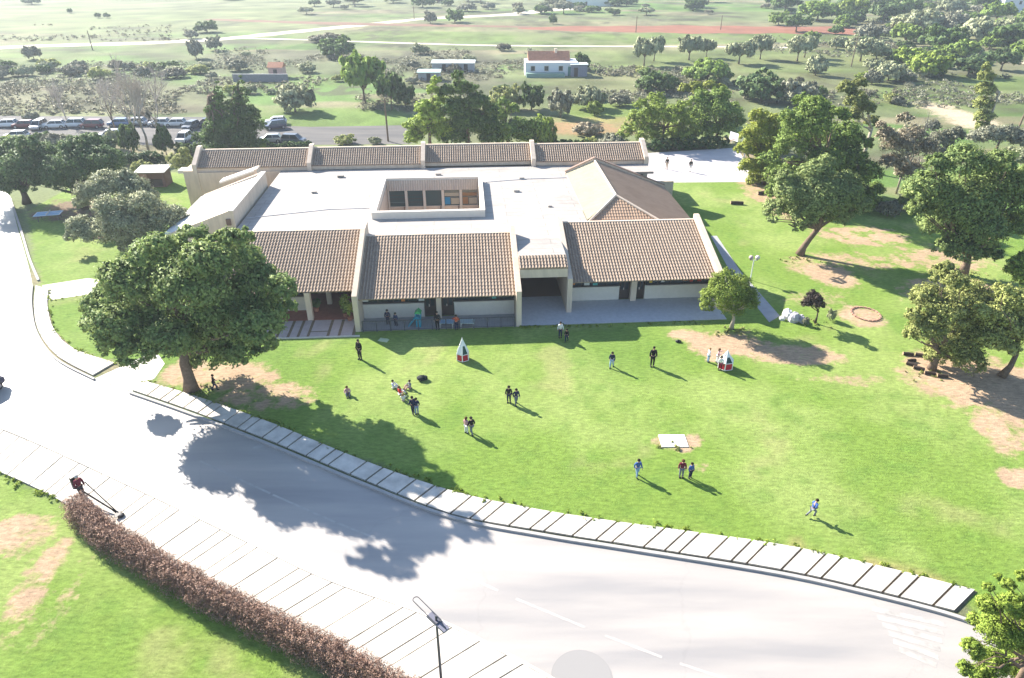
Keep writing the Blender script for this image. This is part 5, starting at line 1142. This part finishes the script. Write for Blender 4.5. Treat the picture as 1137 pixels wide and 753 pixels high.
# ------------------------------------------------------------------ pyramid play frames
M_wtube = P("white_painted_tube", (.78, .78, .76), rough=.45); M_redp = P("red_play_panel", (.42, .02, .035), rough=.5); M_grn = P("dark_green_panel", (.02, .06, .045), rough=.6); M_whp = P("white_play_panel", (.72, .72, .72), rough=.5)
def play_frame(px, py, r, h, n, label, rz, windows):
    t = empty("pyramid_climber", at(px, py), label, "play frame", rz)
    ring = lambda rr, z: [Vector((rr * math.cos(2 * math.pi * k / n), rr * math.sin(2 * math.pi * k / n), z)) for k in range(n)]
    b0, b1, b2 = ring(r, .06), ring(r * .98, .62), ring(r * .42, h * .66); apex = Vector((0, 0, h * .94))
    for k in range(n):
        j = (k + 1) % n
        m = MB(); m.tube([b0[k], b1[k], b2[k], apex], [.04, .04, .035, .03], 8); m.build("strut", M_wtube, t)
    rg = MB()
    for L in (b0, b1, b2):
        for k in range(n): rg.tube([L[k], L[(k + 1) % n]], .03, 6)
    rg.build("ring", M_wtube, t)
    for k in range(n):
        j = (k + 1) % n; q = [b0[k].lerp(b0[j], .06), b0[j].lerp(b0[k], .06), b1[j].lerp(b1[k], .06), b1[k].lerp(b1[j], .06)]
        cen = sum(q, Vector()) / 4; out = Vector((cen.x, cen.y, 0)).normalized() * .02
        pm = MB(); pm.add([v + Vector((0, 0, .03 if i < 2 else -.03)) for i, v in enumerate(q)] + [v + out + Vector((0, 0, .03 if i < 2 else -.03)) for i, v in enumerate(q)], [(3,2,1,0),(4,5,6,7),(0,1,5,4),(1,2,6,5),(2,3,7,6),(3,0,4,7)]); pm.build("lower_panel", M_redp, t)
        q = [b1[k].lerp(b1[j], .10) + Vector((0, 0, .05)), b1[j].lerp(b1[k], .10) + Vector((0, 0, .05)), b2[j].lerp(b2[k], .15), b2[k].lerp(b2[j], .15)]
        pm = MB(); pm.add([v for v in q] + [v + out for v in q], [(3,2,1,0),(4,5,6,7),(0,1,5,4),(1,2,6,5),(2,3,7,6),(3,0,4,7)]); pm.build("upper_panel", M_grn if k % 2 == windows else M_whp, t)
        q = [b2[k], b2[j], apex - Vector((0, 0, .1))]; pm = MB(); pm.add(q + [v + out * .5 for v in q], [(2,1,0),(3,4,5),(0,1,4,3),(1,2,5,4),(2,0,3,5)]); pm.build("top_panel", M_whp, t)
    sp = MB(); sp.tube([apex - Vector((0, 0, .05)), Vector((0, 0, h))], [.05, .015], 8); sp.build("spire", M_wtube, t)
play_frame(514, 399, .50, 1.95, 6, "single narrow white pyramid play frame with red base at the shade edge", .52, 0)
play_frame(805, 408, .58, 1.55, 6, "wider white and red pyramid play frame beside the two pale dressed children", .2, 0)

# ------------------------------------------------------------------ objects on the lawn and paths
o = MB(); g = at(747.5, 490); o.box(-.85, .85, -.62, .62, 0.0, .06).build("concrete_slab", P("white_concrete_slab", (.72, .69, .64), rough=.8, var=.06, bump=.1), None, loc=g); tag(bpy.data.objects["concrete_slab"], "white square concrete slab set in the lawn", "slab")
def bag(px, py, label, name, w, d, h, mat):
    t = empty(name, at(px, py), label, "bag"); b = MB(); b.ball((0, 0, h * .5), (w, d, h * .52), nu=14, nv=8, rnd=random.Random(int(px))); b.build("sack", mat, t, True)
    s = MB(); s.tube([(-w * .4, 0, h * .85), (-w * .2, .02, h * 1.15), (w * .2, .02, h * 1.15), (w * .4, 0, h * .85)], .02, 6); s.build("strap", M_blk, t)
    return t
bag(469, 422, "black rounded bag lying on the lawn behind the seated children", "bag", .42, .30, .36, P("black_bag_cloth", (.012, .016, .016), rough=.8))
bag(753, 380, "small dark bag lying at the edge of the bare earth", "bag", .25, .15, .18, M_blk)
def folded(px, py, label, name, cat, c, w=.5, d=.3, h=.12, rz=0):
    b = MB(); n = 9
    for i in range(n):
        for j in range(n): pass
    vs = []; fs = []; rn_ = random.Random(int(px * 3))
    for i in range(n):
        for j in range(n):
            x, y = (i / (n - 1) - .5) * 2 * w, (j / (n - 1) - .5) * 2 * d; e = max(0, 1 - max(abs(x / w), abs(y / d)) ** 3)
            vs.append((x + rn_.uniform(-.03, .03), y + rn_.uniform(-.03, .03), .02 + e * h * rn_.uniform(.5, 1.1)))
    for i in range(n - 1):
        for j in range(n - 1): fs.append((i * n + j, (i + 1) * n + j, (i + 1) * n + j + 1, i * n + j + 1))
    b.add(vs, fs); o = b.build(name, cloth(c), None, True, at(px, py), rz); tag(o, label, cat); return o
folded(426, 378, "pale crumpled jacket lying on the grass at the shade edge", "jacket", "jacket", (.42, .48, .30), .42, .26, .14, -.3)
M_log = P("dark_log_bark", (.055, .038, .028), rough=.95, var=.3, scale=5, bump=.4)
M_cut = P("pale_cut_wood", (.34, .24, .15), rough=.9)
def log(px, py, L, r, rz, label, group=None, name="log"):
    t = empty(name, at(px, py), label, "log", rz, group); m = MB(); m.tube([(-L / 2, 0, r), (0, .02, r * 1.02), (L / 2, 0, r)], [r, r * 1.05, r * .95], 12, cap=False); m.build("bark", M_log, t, True)
    for sx in (-1, 1):
        c = MB(); c.prism([(math.cos(a) * r * .98, r + math.sin(a) * r * .98) for a in [k * math.pi / 6 for k in range(12)]], sx * L / 2 - .01, sx * L / 2 + .012, 'x'); c.build("cut_end", M_cut, t)
log(680, 217, 1.3, .2, .1, "dark log bench on the side lawn nearest the building"); log(818, 227, 1.5, .2, -.1, "dark log bench alone in the middle of the side lawn"); log(845, 216, 1.0, .2, .2, "dark log bench beside the leaning pine"); 
bpy.data.objects
ring_ = [(1008,394.5,-.2),(1022,396,-.5),(1011,402,.2),(1012,406,-.6),(1020,410.5,-.5),(1032,416,-.25),(1046,419,-.15)]
for i, (x, y, a) in enumerate(ring_): log(x, y, .75, .13, a, "short dark log seat in the arc under the pale oak", "log seats under the oak")
# white boulders
M_rock = P("white_limestone", (.62, .60, .57), rough=.9, var=.18, scale=3, bump=.5, bscale=6)
def rock(px, py, rx, ry, rz_, label, seed, mat=M_rock):
    m = MB(); rn_ = random.Random(seed); m.ball((0, 0, rz_ * .35), (rx, ry, rz_ * .75), nu=9, nv=6, rnd=rn_); o = m.build("boulder", mat, None, False, at(px, py), rn_.uniform(0, 3)); tag(o, label, "rock")
rock(874, 353, .55, .4, .75, "bright white pointed boulder at the left of the boulders", 1); rock(881, 356, .6, .5, .7, "greyish boulder in the middle of the boulders", 2, P("grey_limestone", (.38, .37, .40), rough=.9, var=.2, scale=3, bump=.5, bscale=6)); rock(889, 356.5, .5, .4, .5, "low grey boulder nearest the ball tree", 3, bpy.data.materials["grey_limestone"]); rock(868, 355, .28, .25, .3, "small stone at the end of the side path", 4)
# low brick ring on the bare earth
m = MB(); rn_ = random.Random(3)
for k in range(22):
    a = 2 * math.pi * k / 22; r = 1.15; cx_, cy_ = r * math.cos(a), r * 1.1 * math.sin(a); w = .13; ca, sa = math.cos(a + math.pi / 2), math.sin(a + math.pi / 2)
    q = [(cx_ + ca * dx - sa * dy, cy_ + sa * dx + ca * dy) for dx, dy in ((-w, -.06), (w, -.06), (w, .06), (-w, .06))]; m.prism(q, 0, .10 + rn_.uniform(0, .03))
tag(m.build("brick_ring", P("pinkish_brick", (.38, .22, .16), rough=.9, var=.15), None, loc=at(961, 349)), "low ring of pinkish bricks around bare earth right of the ball tree", "brick ring")
# double-headed post lamp beside the corner
lp = empty("post_lamp", at(833, 311), "white post with two round lamp heads at the building corner", "lamp")
m = MB(); m.tube([(0, 0, 0), (0, 0, .15), (0, 0, 2.0)], [.09, .05, .05], 10); m.build("post", M_wtube, lp)
m = MB(); m.tube([(-.32, 0, 2.05), (.32, 0, 2.05)], .035, 8); m.build("crossarm", M_wtube, lp)
for sx in (-1, 1):
    m = MB(); m.ball((sx * .30, 0, 2.30), .22, nu=16, nv=10); hdm = m.build("lamp_head", P("pinkish_globe", (.50, .38, .35), rough=.4) if sx < 0 else P("pale_globe", (.62, .55, .48), rough=.4), lp, True)
    m = MB(); m.tube([(sx * .30, 0, 2.06), (sx * .30, 0, 2.14)], [.09, .12], 10); m.build("collar", M_gutter, hdm)
# basketball hoop at the court
bh = empty("basketball_hoop", at(826, 176), "white basketball hoop on a cranked pole at the back of the court", "basketball hoop", .45)
m = MB(); m.tube([(0, 0, 0), (0, 0, 2.5), (-.3, -.02, 2.85), (-2.6, -.1, 3.35)], .085, 8); m.build("pole", M_wtube, bh)
m = MB(); m.tube([(0, 0, 1.4), (-1.2, -.04, 3.0)], .05, 6); m.build("brace", M_wtube, bh)
m = MB(); m.box(-2.72, -2.66, -1.0, .75, 2.95, 4.05); bb = m.build("backboard", M_whp, bh)
m = MB(); m.box(-2.735, -2.721, -.45, .2, 3.1, 3.15).box(-2.735, -2.721, -.45, .2, 3.5, 3.55).box(-2.735, -2.721, -.45, -.4, 3.15, 3.5).box(-2.735, -2.721, .15, .2, 3.15, 3.5); m.build("target_square", M_redp, bb)
m = MB(); pts = [(-2.98 + .24 * math.cos(a), -.12 + .24 * math.sin(a), 3.08) for a in [k * math.pi / 10 for k in range(21)]]; m.tube(pts, .018, 6, cap=False); m.build("rim", P("orange_rim", (.5, .12, .03), rough=.5), bh)
m = MB()
for k in range(12):
    a = 2 * math.pi * k / 12; a2 = a + .4; m.tube([(-2.98 + .23 * math.cos(a), -.12 + .23 * math.sin(a), 3.06), (-2.98 + .13 * math.cos(a2), -.12 + .13 * math.sin(a2), 2.65)], .008, 4)
m.build("net", M_whp, bh)
# table tennis table
tt = empty("table_tennis_table", at(56, 244), "pale blue table with white border on the shaded grass", "table", .25)
m = MB(); m.box(-1.37, 1.37, -.76, .76, .73, .77); top = m.build("table_top", P("pale_blue_table", (.22, .42, .62), rough=.5), tt)
m = MB(); m.box(-1.37, 1.37, -.76, -.66, .772, .776).box(-1.37, 1.37, .66, .76, .772, .776).box(-1.37, -1.27, -.66, .66, .772, .776).box(1.27, 1.37, -.66, .66, .772, .776).box(-1.27, 1.27, -.02, .02, .772, .776); m.build("border_line", M_whp, top)
for sx in (-1, 1):
    for sy in (-1, 1): m = MB(); m.tube([(sx * 1.05, sy * .55, 0), (sx * 1.0, sy * .5, .73)], .04, 6); m.build("leg", M_fence, tt)
m = MB(); m.box(-.012, .012, -.80, .80, .778, .93); m.build("net", M_whp, tt)
# brown shed with a pale roof
sd = empty("garden_shed", at(174, 205), "brown timber shed with a flat whitish roof left of the building", "shed", .05)
M_tim = P("brown_timber", (.15, .085, .07), rough=.85, var=.2, scale=4, stretch=(1, 1, 8))
m = MB(); m.box(-1.7, 1.7, -1.1, 1.1, 0, 1.9); m.build("wall", M_tim, sd); m = MB(); m.prism([(-1.35, 1.92), (1.35, 2.15), (1.35, 2.25), (-1.35, 2.02)], -1.95, 1.95, 'x'); m.build("roof", P("pale_sheet_roof", (.6, .58, .57), rough=.6), sd)
m = MB(); m.box(-.2, 1.35, -1.13, -1.101, .1, 1.05); m.build("shutter", M_brownfr, sd); m = MB(); m.box(-1.4, -.5, -1.13, -1.101, .05, 1.75); dd = m.build("door", P("pinkish_door", (.30, .17, .16), rough=.8), sd); m = MB(); m.box(-.65, -.58, -1.17, -1.131, .85, .98); m.build("handle", M_blk, dd)

# ------------------------------------------------------------------ terrace furniture
bl_ = empty("play_slide", at(460, 362), "turquoise plastic play slide with a green top behind the terrace fence", "slide")
m = MB(); m.prism([(-.5, 0.05), (.15, .95), (.45, .95), (.45, .85), (.22, .85), (-.4, .05)], -.25, .25, 'y'); m.build("chute", P("turquoise_plastic", (.02, .30, .42), rough=.4), bl_)
m = MB(); m.box(.2, .6, -.3, .3, 0, .84); m.build("tower", bpy.data.materials["turquoise_plastic"], bl_)
m = MB(); m.prism([(.12, 1.3), (.4, 1.55), (.68, 1.3)], -.34, .34, 'y'); m.build("roof", P("green_plastic", (.06, .40, .14), rough=.4), bl_)
for sx in (.2, .6):
    for sy in (-.26, .26): m = MB(); m.tube([(sx, sy, .8), (sx, sy, 1.32)], .03, 6); m.build("post", bpy.data.materials["turquoise_plastic"], bl_)
def table(px, py, label, top_c):
    t = empty("low_table", at(px, py), label, "table"); m = MB(); m.box(-.6, .6, -.35, .35, .50, .55); m.build("table_top", P(label[:12].replace(" ", "_"), top_c, rough=.5), t)
    for sx in (-1, 1):
        for sy in (-1, 1): m = MB(); m.tube([(sx * .52, sy * .28, 0), (sx * .52, sy * .28, .5)], .03, 6); m.build("leg", M_wtube, t)
table(496, 363, "pale blue low table left of the orange child", (.30, .45, .60)); table(519, 363, "pale low table right of the orange child", (.40, .50, .52))
# potted plants in the left bay porch
def potplant(px, py, h, label, seed, leaf="fresh"):
    t = empty("potted_plant", at(px, py), label, "plant"); m = MB(); m.tube([(0, 0, 0), (0, 0, .4)], [.17, .24], 12); m.build("pot", P("terracotta_pot", (.36, .14, .08), rough=.8) if "terracotta_pot" not in bpy.data.materials else bpy.data.materials["terracotta_pot"], t)
    link("foliage", leaf_mesh("potted_foliage", [(0, 0, .4 + h * .5, .42, .42, h * .5), (.15, .1, .4 + h * .8, .3, .3, h * .3)], 900, .16, seed, LM[leaf], clump=.35, per=14, shell=.3), t)
potplant(384, 352, 1.6, "tall green plant at the right wall of the left bay porch", 1); potplant(389, 356, 1.2, "shorter green plant in front of the tall porch plant", 2); potplant(352, 346, .7, "small plant between the two porch columns", 3, "dark")

# ------------------------------------------------------------------ lamp post on the near pavement
lamp = empty("street_lamp", at(491, 768), "dark street lamp with a looped arm on the near pavement", "street lamp")
g = at(491, 768); zt = tall((491, 768), 690)
m = MB(); m.tube([(0, 0, 0), (0, 0, .4), (0, 0, zt + .35)], [.09, .065, .045], 10); m.build("pole", M_fence, lamp)
dirr = (at(459, 667, zt) - at(484, 690, zt)).normalized(); dirr.z = 0; sde = Vector((-dirr.y, dirr.x, 0)); p0 = Vector((0, 0, zt + .1)); W_ = .13
pts = []
L_ = 1.25
for k in range(9):
    a = math.pi / 2 - math.pi * k / 8; pts.append(p0 + dirr * (L_ + W_ * math.cos(a)) + sde * W_ * math.sin(a) + Vector((0, 0, .12)))
loop = [p0 - dirr * .15 + sde * W_] + pts + [p0 - dirr * .15 - sde * W_]
m = MB(); m.tube(loop, .022, 6); m.tube([loop[0], loop[-1]], .022, 6); m.build("looped_arm", M_fence, lamp)
m = MB(); a = -dirr * .62 + Vector((0, 0, zt - .05)); b = dirr * .42 + Vector((0, 0, zt + .0))
q = [a + sde * .14, a - sde * .14, b - sde * .16, b + sde * .16]; m.add(q + [v + Vector((0, 0, .10)) for v in q], [(3,2,1,0),(4,5,6,7),(0,1,5,4),(1,2,6,5),(2,3,7,6),(3,0,4,7)]); lh = m.build("lamp_head", P("grey_lamp_housing", (.16, .16, .20), rough=.4), lamp)
m = MB(); q2 = [v * .8 + (a + b) * .1 - Vector((0, 0, .0)) for v in q]; q2 = [Vector((v.x, v.y, zt - .07)) for v in q2]; m.add(q2 + [v + Vector((0, 0, .02)) for v in q2], [(3,2,1,0),(4,5,6,7),(0,1,5,4),(1,2,6,5),(2,3,7,6),(3,0,4,7)]); m.build("lens", M_glass, lh)
m = MB(); m.tube([a + Vector((0, 0, .05)), a * .5 + Vector((0, 0, zt * .5 + .3)), Vector((0, 0, zt + .3))], .02, 6); m.build("stay", M_fence, lamp)

# ------------------------------------------------------------------ cars
M_tyre = P("tyre_rubber", (.02, .02, .02), rough=.9); M_rim = P("alloy_rim", (.45, .45, .46), rough=.35, metal=.8); M_head = P("headlight_glass", (.6, .6, .6), rough=.2); M_tail = P("tail_light", (.30, .015, .015), rough=.3)
PAINT = {n: P("car_paint_" + n, c, rough=.32, spec=.6, metal=mt) for n, c, mt in (("white", (.72, .72, .72), 0), ("silver", (.42, .43, .45), .5), ("maroon", (.16, .02, .03), 0), ("grey", (.14, .15, .17), .4), ("navy", (.02, .03, .08), 0), ("black", (.015, .015, .018), 0), ("blue", (.10, .16, .30), .2))}
def car_proto(kind):
    t = bpy.data.objects.new("parked_car", None); COL.objects.link(t)
    h = 1.45 if kind == "hatch" else 1.62
    low = [(-2.05, .42, .80, .62), (-1.98, .30, .86, .80), (-1.3, .28, .88, .90), (-.4, .28, .88, .95), (.8, .28, .88, .95), (1.6, .28, .87, .93), (2.0, .34, .82, .85), (2.08, .45, .76, .68)]
    m = MB(); ring = []
    for (x, zb, hw, zt_) in low: ring.append([(x, -hw * .92, zb), (x, -hw, (zb + zt_) * .5), (x, -hw * .94, zt_), (x, 0, zt_ + .03), (x, hw * .94, zt_), (x, hw, (zb + zt_) * .5), (x, hw * .92, zb)])
    vs = [p for r in ring for p in r]; n = 7; fs = []
    for i in range(len(ring) - 1):
        for k in range(n): fs.append((i * n + k, i * n + (k + 1) % n, (i + 1) * n + (k + 1) % n, (i + 1) * n + k))
    fs += [tuple(range(n))[::-1], tuple(range((len(ring) - 1) * n, len(ring) * n))]; m.add(vs, fs); m.build("body", PAINT["white"], t)
    xr0, xr1 = (-.45, 1.45) if kind == "hatch" else (-.55, 1.75)
    m = MB(); m.add([(xr0 - .75, -.76, .93), (xr0 - .75, .76, .93), (xr1 + .42, .76, .93), (xr1 + .42, -.76, .93), (xr0, -.62, h), (xr0, .62, h), (xr1, .62, h), (xr1, -.62, h)], [(0,1,5,4),(1,2,6,5),(2,3,7,6),(3,0,4,7)]); m.build("window", M_glass, t)
    m = MB(); m.box(xr0 - .03, xr1 + .03, -.63, .63, h - .03, h + .03)
    for sy in (-1, 1):
        for (xa, xb) in ((xr0 - .75, xr0), (.45, .45), (xr1 + .42, xr1)): m.tube([(xa, sy * .765, .93), (xb, sy * .635, h)], .04, 5)
    m.build("roof", PAINT["white"], t)
    for sx, sy in ((-1.3, -1), (-1.3, 1), (1.35, -1), (1.35, 1)):
        m = MB(); m.tube([(sx, sy * .72, .32), (sx, sy * .91, .32)], .32, 18); w = m.build("wheel", M_tyre, t); m = MB(); m.tube([(sx, sy * .9, .32), (sx, sy * .925, .32)], .2, 14); m.build("rim", M_rim, w)
    for sy in (-1, 1):
        m = MB(); m.ball((-2.0, sy * .58, .70), (.08, .2, .09), nu=10, nv=6); m.build("headlight", M_head, t); m = MB(); m.box(2.03, 2.09, sy * .55 - .14, sy * .55 + .14, .62, .80); m.build("tail_light", M_tail, t)
        m = MB(); m.ball((-.85, sy * .95, 1.0), (.1, .1, .07), nu=8, nv=5); m.build("mirror", PAINT["black"], t)
    return t
PC = {k: car_proto(k) for k in ("hatch", "van")}; usedc = {}
def car(px, py, kind, paint, rz, label, group="cars parked behind the building"):
    o = PC[kind] if kind not in usedc else copy_tree(PC[kind]); usedc[kind] = 1
    o.location = at(px, py); o.rotation_euler.z = math.radians(rz); o.name = "parked_car"; o.scale = (.88, .88, .88); tag(o, label, "car", group)
    for c in o.children:
        if c.name.startswith(("body", "roof")): slotmat(c, 0, PAINT[paint])
    return o
cs = [(9,141,"hatch","white",8,"white hatchback at the far left end of the parked row"),(28,142,"hatch","maroon",4,"maroon car next to the far left white hatchback"),(44,143,"van","silver",95,"silver car parked nose in beside the maroon car"),(62,142,"hatch","white",10,"white car with grey windows left of the pale van"),(83,141,"van","white",6,"white van touching the dark maroon estate"),(103,142,"van","maroon",0,"dark maroon estate car at the end of its group"),(20,154,"hatch","silver",8,"silver car half hidden by the dark carobs"),(123,153,"hatch","white",20,"white car beside the left upright dark shrub"),(133,140,"hatch","blue",6,"bluish car behind the white car by the shrub"),(152,139,"hatch","silver",4,"silver car behind the bare trunks"),(178,140,"hatch","silver",4,"silver car right of the bare trunks in the back row"),(196,140,"hatch","white",4,"white car in the back row left of the conifers"),(213,143,"hatch","grey",80,"dark grey car tucked against the broad conifer"),(205,157,"van","white",90,"white car seen head on beside the right upright shrub"),(306,143,"van","navy",30,"dark blue car behind the grey estate"),(307,138,"hatch","white",10,"white topped car farthest right in the back row"),(301,158,"hatch","silver",10,"silver car whose nose hides behind the conifer"),(327,159,"van","grey",172,"dark grey estate car alone at the right end of the parking"),(230,140,"hatch","navy",5,"navy car mostly behind the broad conifer")]
for a in cs: car(*a)
car(-26, 440, "hatch", "navy", 70, "dark blue car cut by the left edge on the white road", None)

# ------------------------------------------------------------------ utility poles
def pole(px, py, ytop, label, arm=True, lean=0.0):
    t = empty("utility_pole", at(px, py), label, "pole"); h = tall((px, py), ytop); M_ = M_bark
    m = MB(); m.tube([(0, 0, 0), (lean * h, 0, h)], [.16, .11], 8); m.build("post", M_, t)
    if arm:
        m = MB(); m.box(lean * h - .7, lean * h + .7, -.06, .06, h - .6, h - .48); m.build("crossarm", M_, t)
        for x in (-.6, 0, .6): m = MB(); m.tube([(lean * h + x, 0, h - .48), (lean * h + x, 0, h - .3)], .05, 6); m.build("insulator", M_gutter, t)
pole(431, 157, 109, "wooden utility pole on the rear parking road"); pole(1131, 142, 96, "leaning pole in the field at the right edge", True, .08); pole(945, 74, 40, "thin pole in the pale field left of the wooded slope")
pole(706, 36, 18, "far pole standing on the red soil strip", False); pole(103, 56, 34, "far pole beside the white track near the left", False); pole(460, 22, 7, "far pole where the white track runs out of the field", True); pole(800, 33, 17, "far pole toward the right of the red soil strip", False)

# ------------------------------------------------------------------ far buildings
M_wh = P("whitewash", (.66, .66, .68), rough=.9, var=.06, scale=.5); M_orr = P("orange_roof_tiles", (.42, .19, .11), rough=.85, var=.2, scale=2); M_sheet = P("pale_sheet_metal", (.62, .66, .62), rough=.5)
fh = empty("farm_house", at(611, 82), "small white farmhouse with an orange tiled roof across the field", "house", .03)
m = MB(); m.box(-6.2, 6.2, -3.2, 3.2, 0, 3.0); wa = m.build("wall", M_wh, fh)
m = MB(); m.prism([(-.6, 3.02), (3.7, 3.02), (1.7, 4.9)], -5.4, 4.6, 'x'); rf = m.build("roof", M_orr, fh); m = MB(); m.box(1.0, 1.6, 1.2, 1.8, 4.3, 5.5); m.build("chimney", M_wall, rf)
for x in (-4.4, -1.2, 2.2): f_ = MB().box(x - .55, x + .55, -3.27, -3.21, 1.1, 2.3).build("window", M_frame, fh); MB().box(x - .45, x + .45, -3.29, -3.271, 1.2, 2.2).build("pane", M_glass, f_)
d_ = MB().box(3.9, 4.9, -3.27, -3.21, 0, 2.1).build("door", P("teal_door", (.10, .25, .22), rough=.7), fh); MB().box(4.7, 4.78, -3.32, -3.271, .95, 1.1).build("handle", M_blk, d_)
MB().box(-6.0, 3.0, -5.4, -3.5, 0, .9).build("terrace_wall", P("dull_green_wall", (.20, .30, .25), rough=.9), fh)
sh2 = empty("shed", at(642, 84), "grey board shed to the right of the farmhouse", "shed", .05)
m = MB(); m.box(-1.9, 1.9, -1.4, 1.4, 0, 2.6); m.build("wall", P("grey_boards", (.22, .22, .27), rough=.9, var=.2, scale=3, stretch=(6, 1, 1)), sh2); m = MB(); m.box(-2.1, 2.1, -1.6, 1.6, 2.602, 2.72); m.build("roof", M_sheet, sh2); MB().box(-1.2, -.3, -1.46, -1.401, 0, 2.0).build("door", M_brownfr, sh2)
stock("bush", 645, 78, 10, 58, "dark", "dark shrub over the roof of the grey board shed", None, v=1)
def sheds(px, py, w, d, h, label, rc, wc, pitched=False):
    t = empty("shed", at(px, py), label, "shed"); m = MB(); m.box(-w / 2, w / 2, -d / 2, d / 2, 0, h); m.build("wall", wc, t)
    m = MB()
    if pitched: m.prism([(-d / 2 - .2, h + .003), (d / 2 + .2, h + .003), (0, h + 1.0)], -w / 2 - .2, w / 2 + .2, 'x')
    else: m.prism([(-d / 2 - .2, h + .003), (d / 2 + .2, h + .3), (d / 2 + .2, h + .4), (-d / 2 - .2, h + .1)], -w / 2 - .2, w / 2 + .2, 'x')
    m.build("roof", rc, t); MB().box(-.5, .4, -d / 2 - .06, -d / 2 - .001, 0, min(2, h - .2)).build("door", M_brownfr, t)
sheds(494, 79, 6, 3, 2.0, "left long low shed with a white sheet roof behind the conifers", M_sheet, M_conc_grey); sheds(518, 79, 4, 3, 2.0, "right short shed with a white sheet roof behind the conifers", M_sheet, M_conc_grey)
sheds(477, 89, 5, 2.5, 1.8, "low shed with a greenish white roof left of the conifers", P("greenish_sheet", (.45, .58, .52), rough=.6), M_conc_grey); sheds(309, 86, 3.2, 3, 2.4, "small pinkish hut with a tiled roof behind the grey wall", M_orr, P("pink_render", (.50, .32, .28), rough=.9), True)
m = MB(); m.box(-7.5, 5, -.15, .15, 0, 1.6); wll = empty("boundary_wall", at(296, 91), "grey block wall in front of the pinkish hut", "wall"); m.build("blocks", P("grey_blocks", (.20, .20, .22), rough=.9, var=.15), wll); MB().box(-7.55, 5.05, -.2, .2, 1.603, 1.7).build("coping", M_conc_grey, wll)
vh = empty("white_house", at(1124, 14), "white house with an orange roof at the top right corner", "house"); m = MB(); m.box(-8, 7, -5, 5, 0, 6.5); m.build("wall", M_wh, vh); m = MB(); m.prism([(-5.6, 6.52), (5.6, 6.52), (0, 8.6)], -8.5, 7.5, 'x'); m.build("roof", M_orr, vh)
for x in (-5, -1, 3): f_ = MB().box(x - .6, x + .6, -5.07, -5.01, 3.6, 5).build("window", M_frame, vh); MB().box(x - .5, x + .5, -5.09, -5.071, 3.7, 4.9).build("pane", M_glass, f_)
sheds(650, 6, 26, 10, 3.5, "long pale greenhouse at the top edge left of the centre trees", P("pale_plastic_cover", (.62, .62, .64), rough=.4), M_sheet)

# ------------------------------------------------------------------ air: pale even haze round the whole place
m = bpy.data.materials.new("pale_air"); m.use_nodes = True; n, l = nodes_of(m); n.remove(n["Principled BSDF"])
pv = n.new("ShaderNodeVolumePrincipled"); pv.inputs["Color"].default_value = (.80, .90, 1.0, 1); pv.inputs["Density"].default_value = 0.00035; pv.inputs["Anisotropy"].default_value = 0.3
l.new(pv.outputs[0], n["Material Output"].inputs["Volume"])
hz_ = MB().box(-2650, 2650, -410, 4250, -1.0, 31).build("haze", m); tag(hz_, kind="stuff")
scene.cycles.volume_max_steps = 64
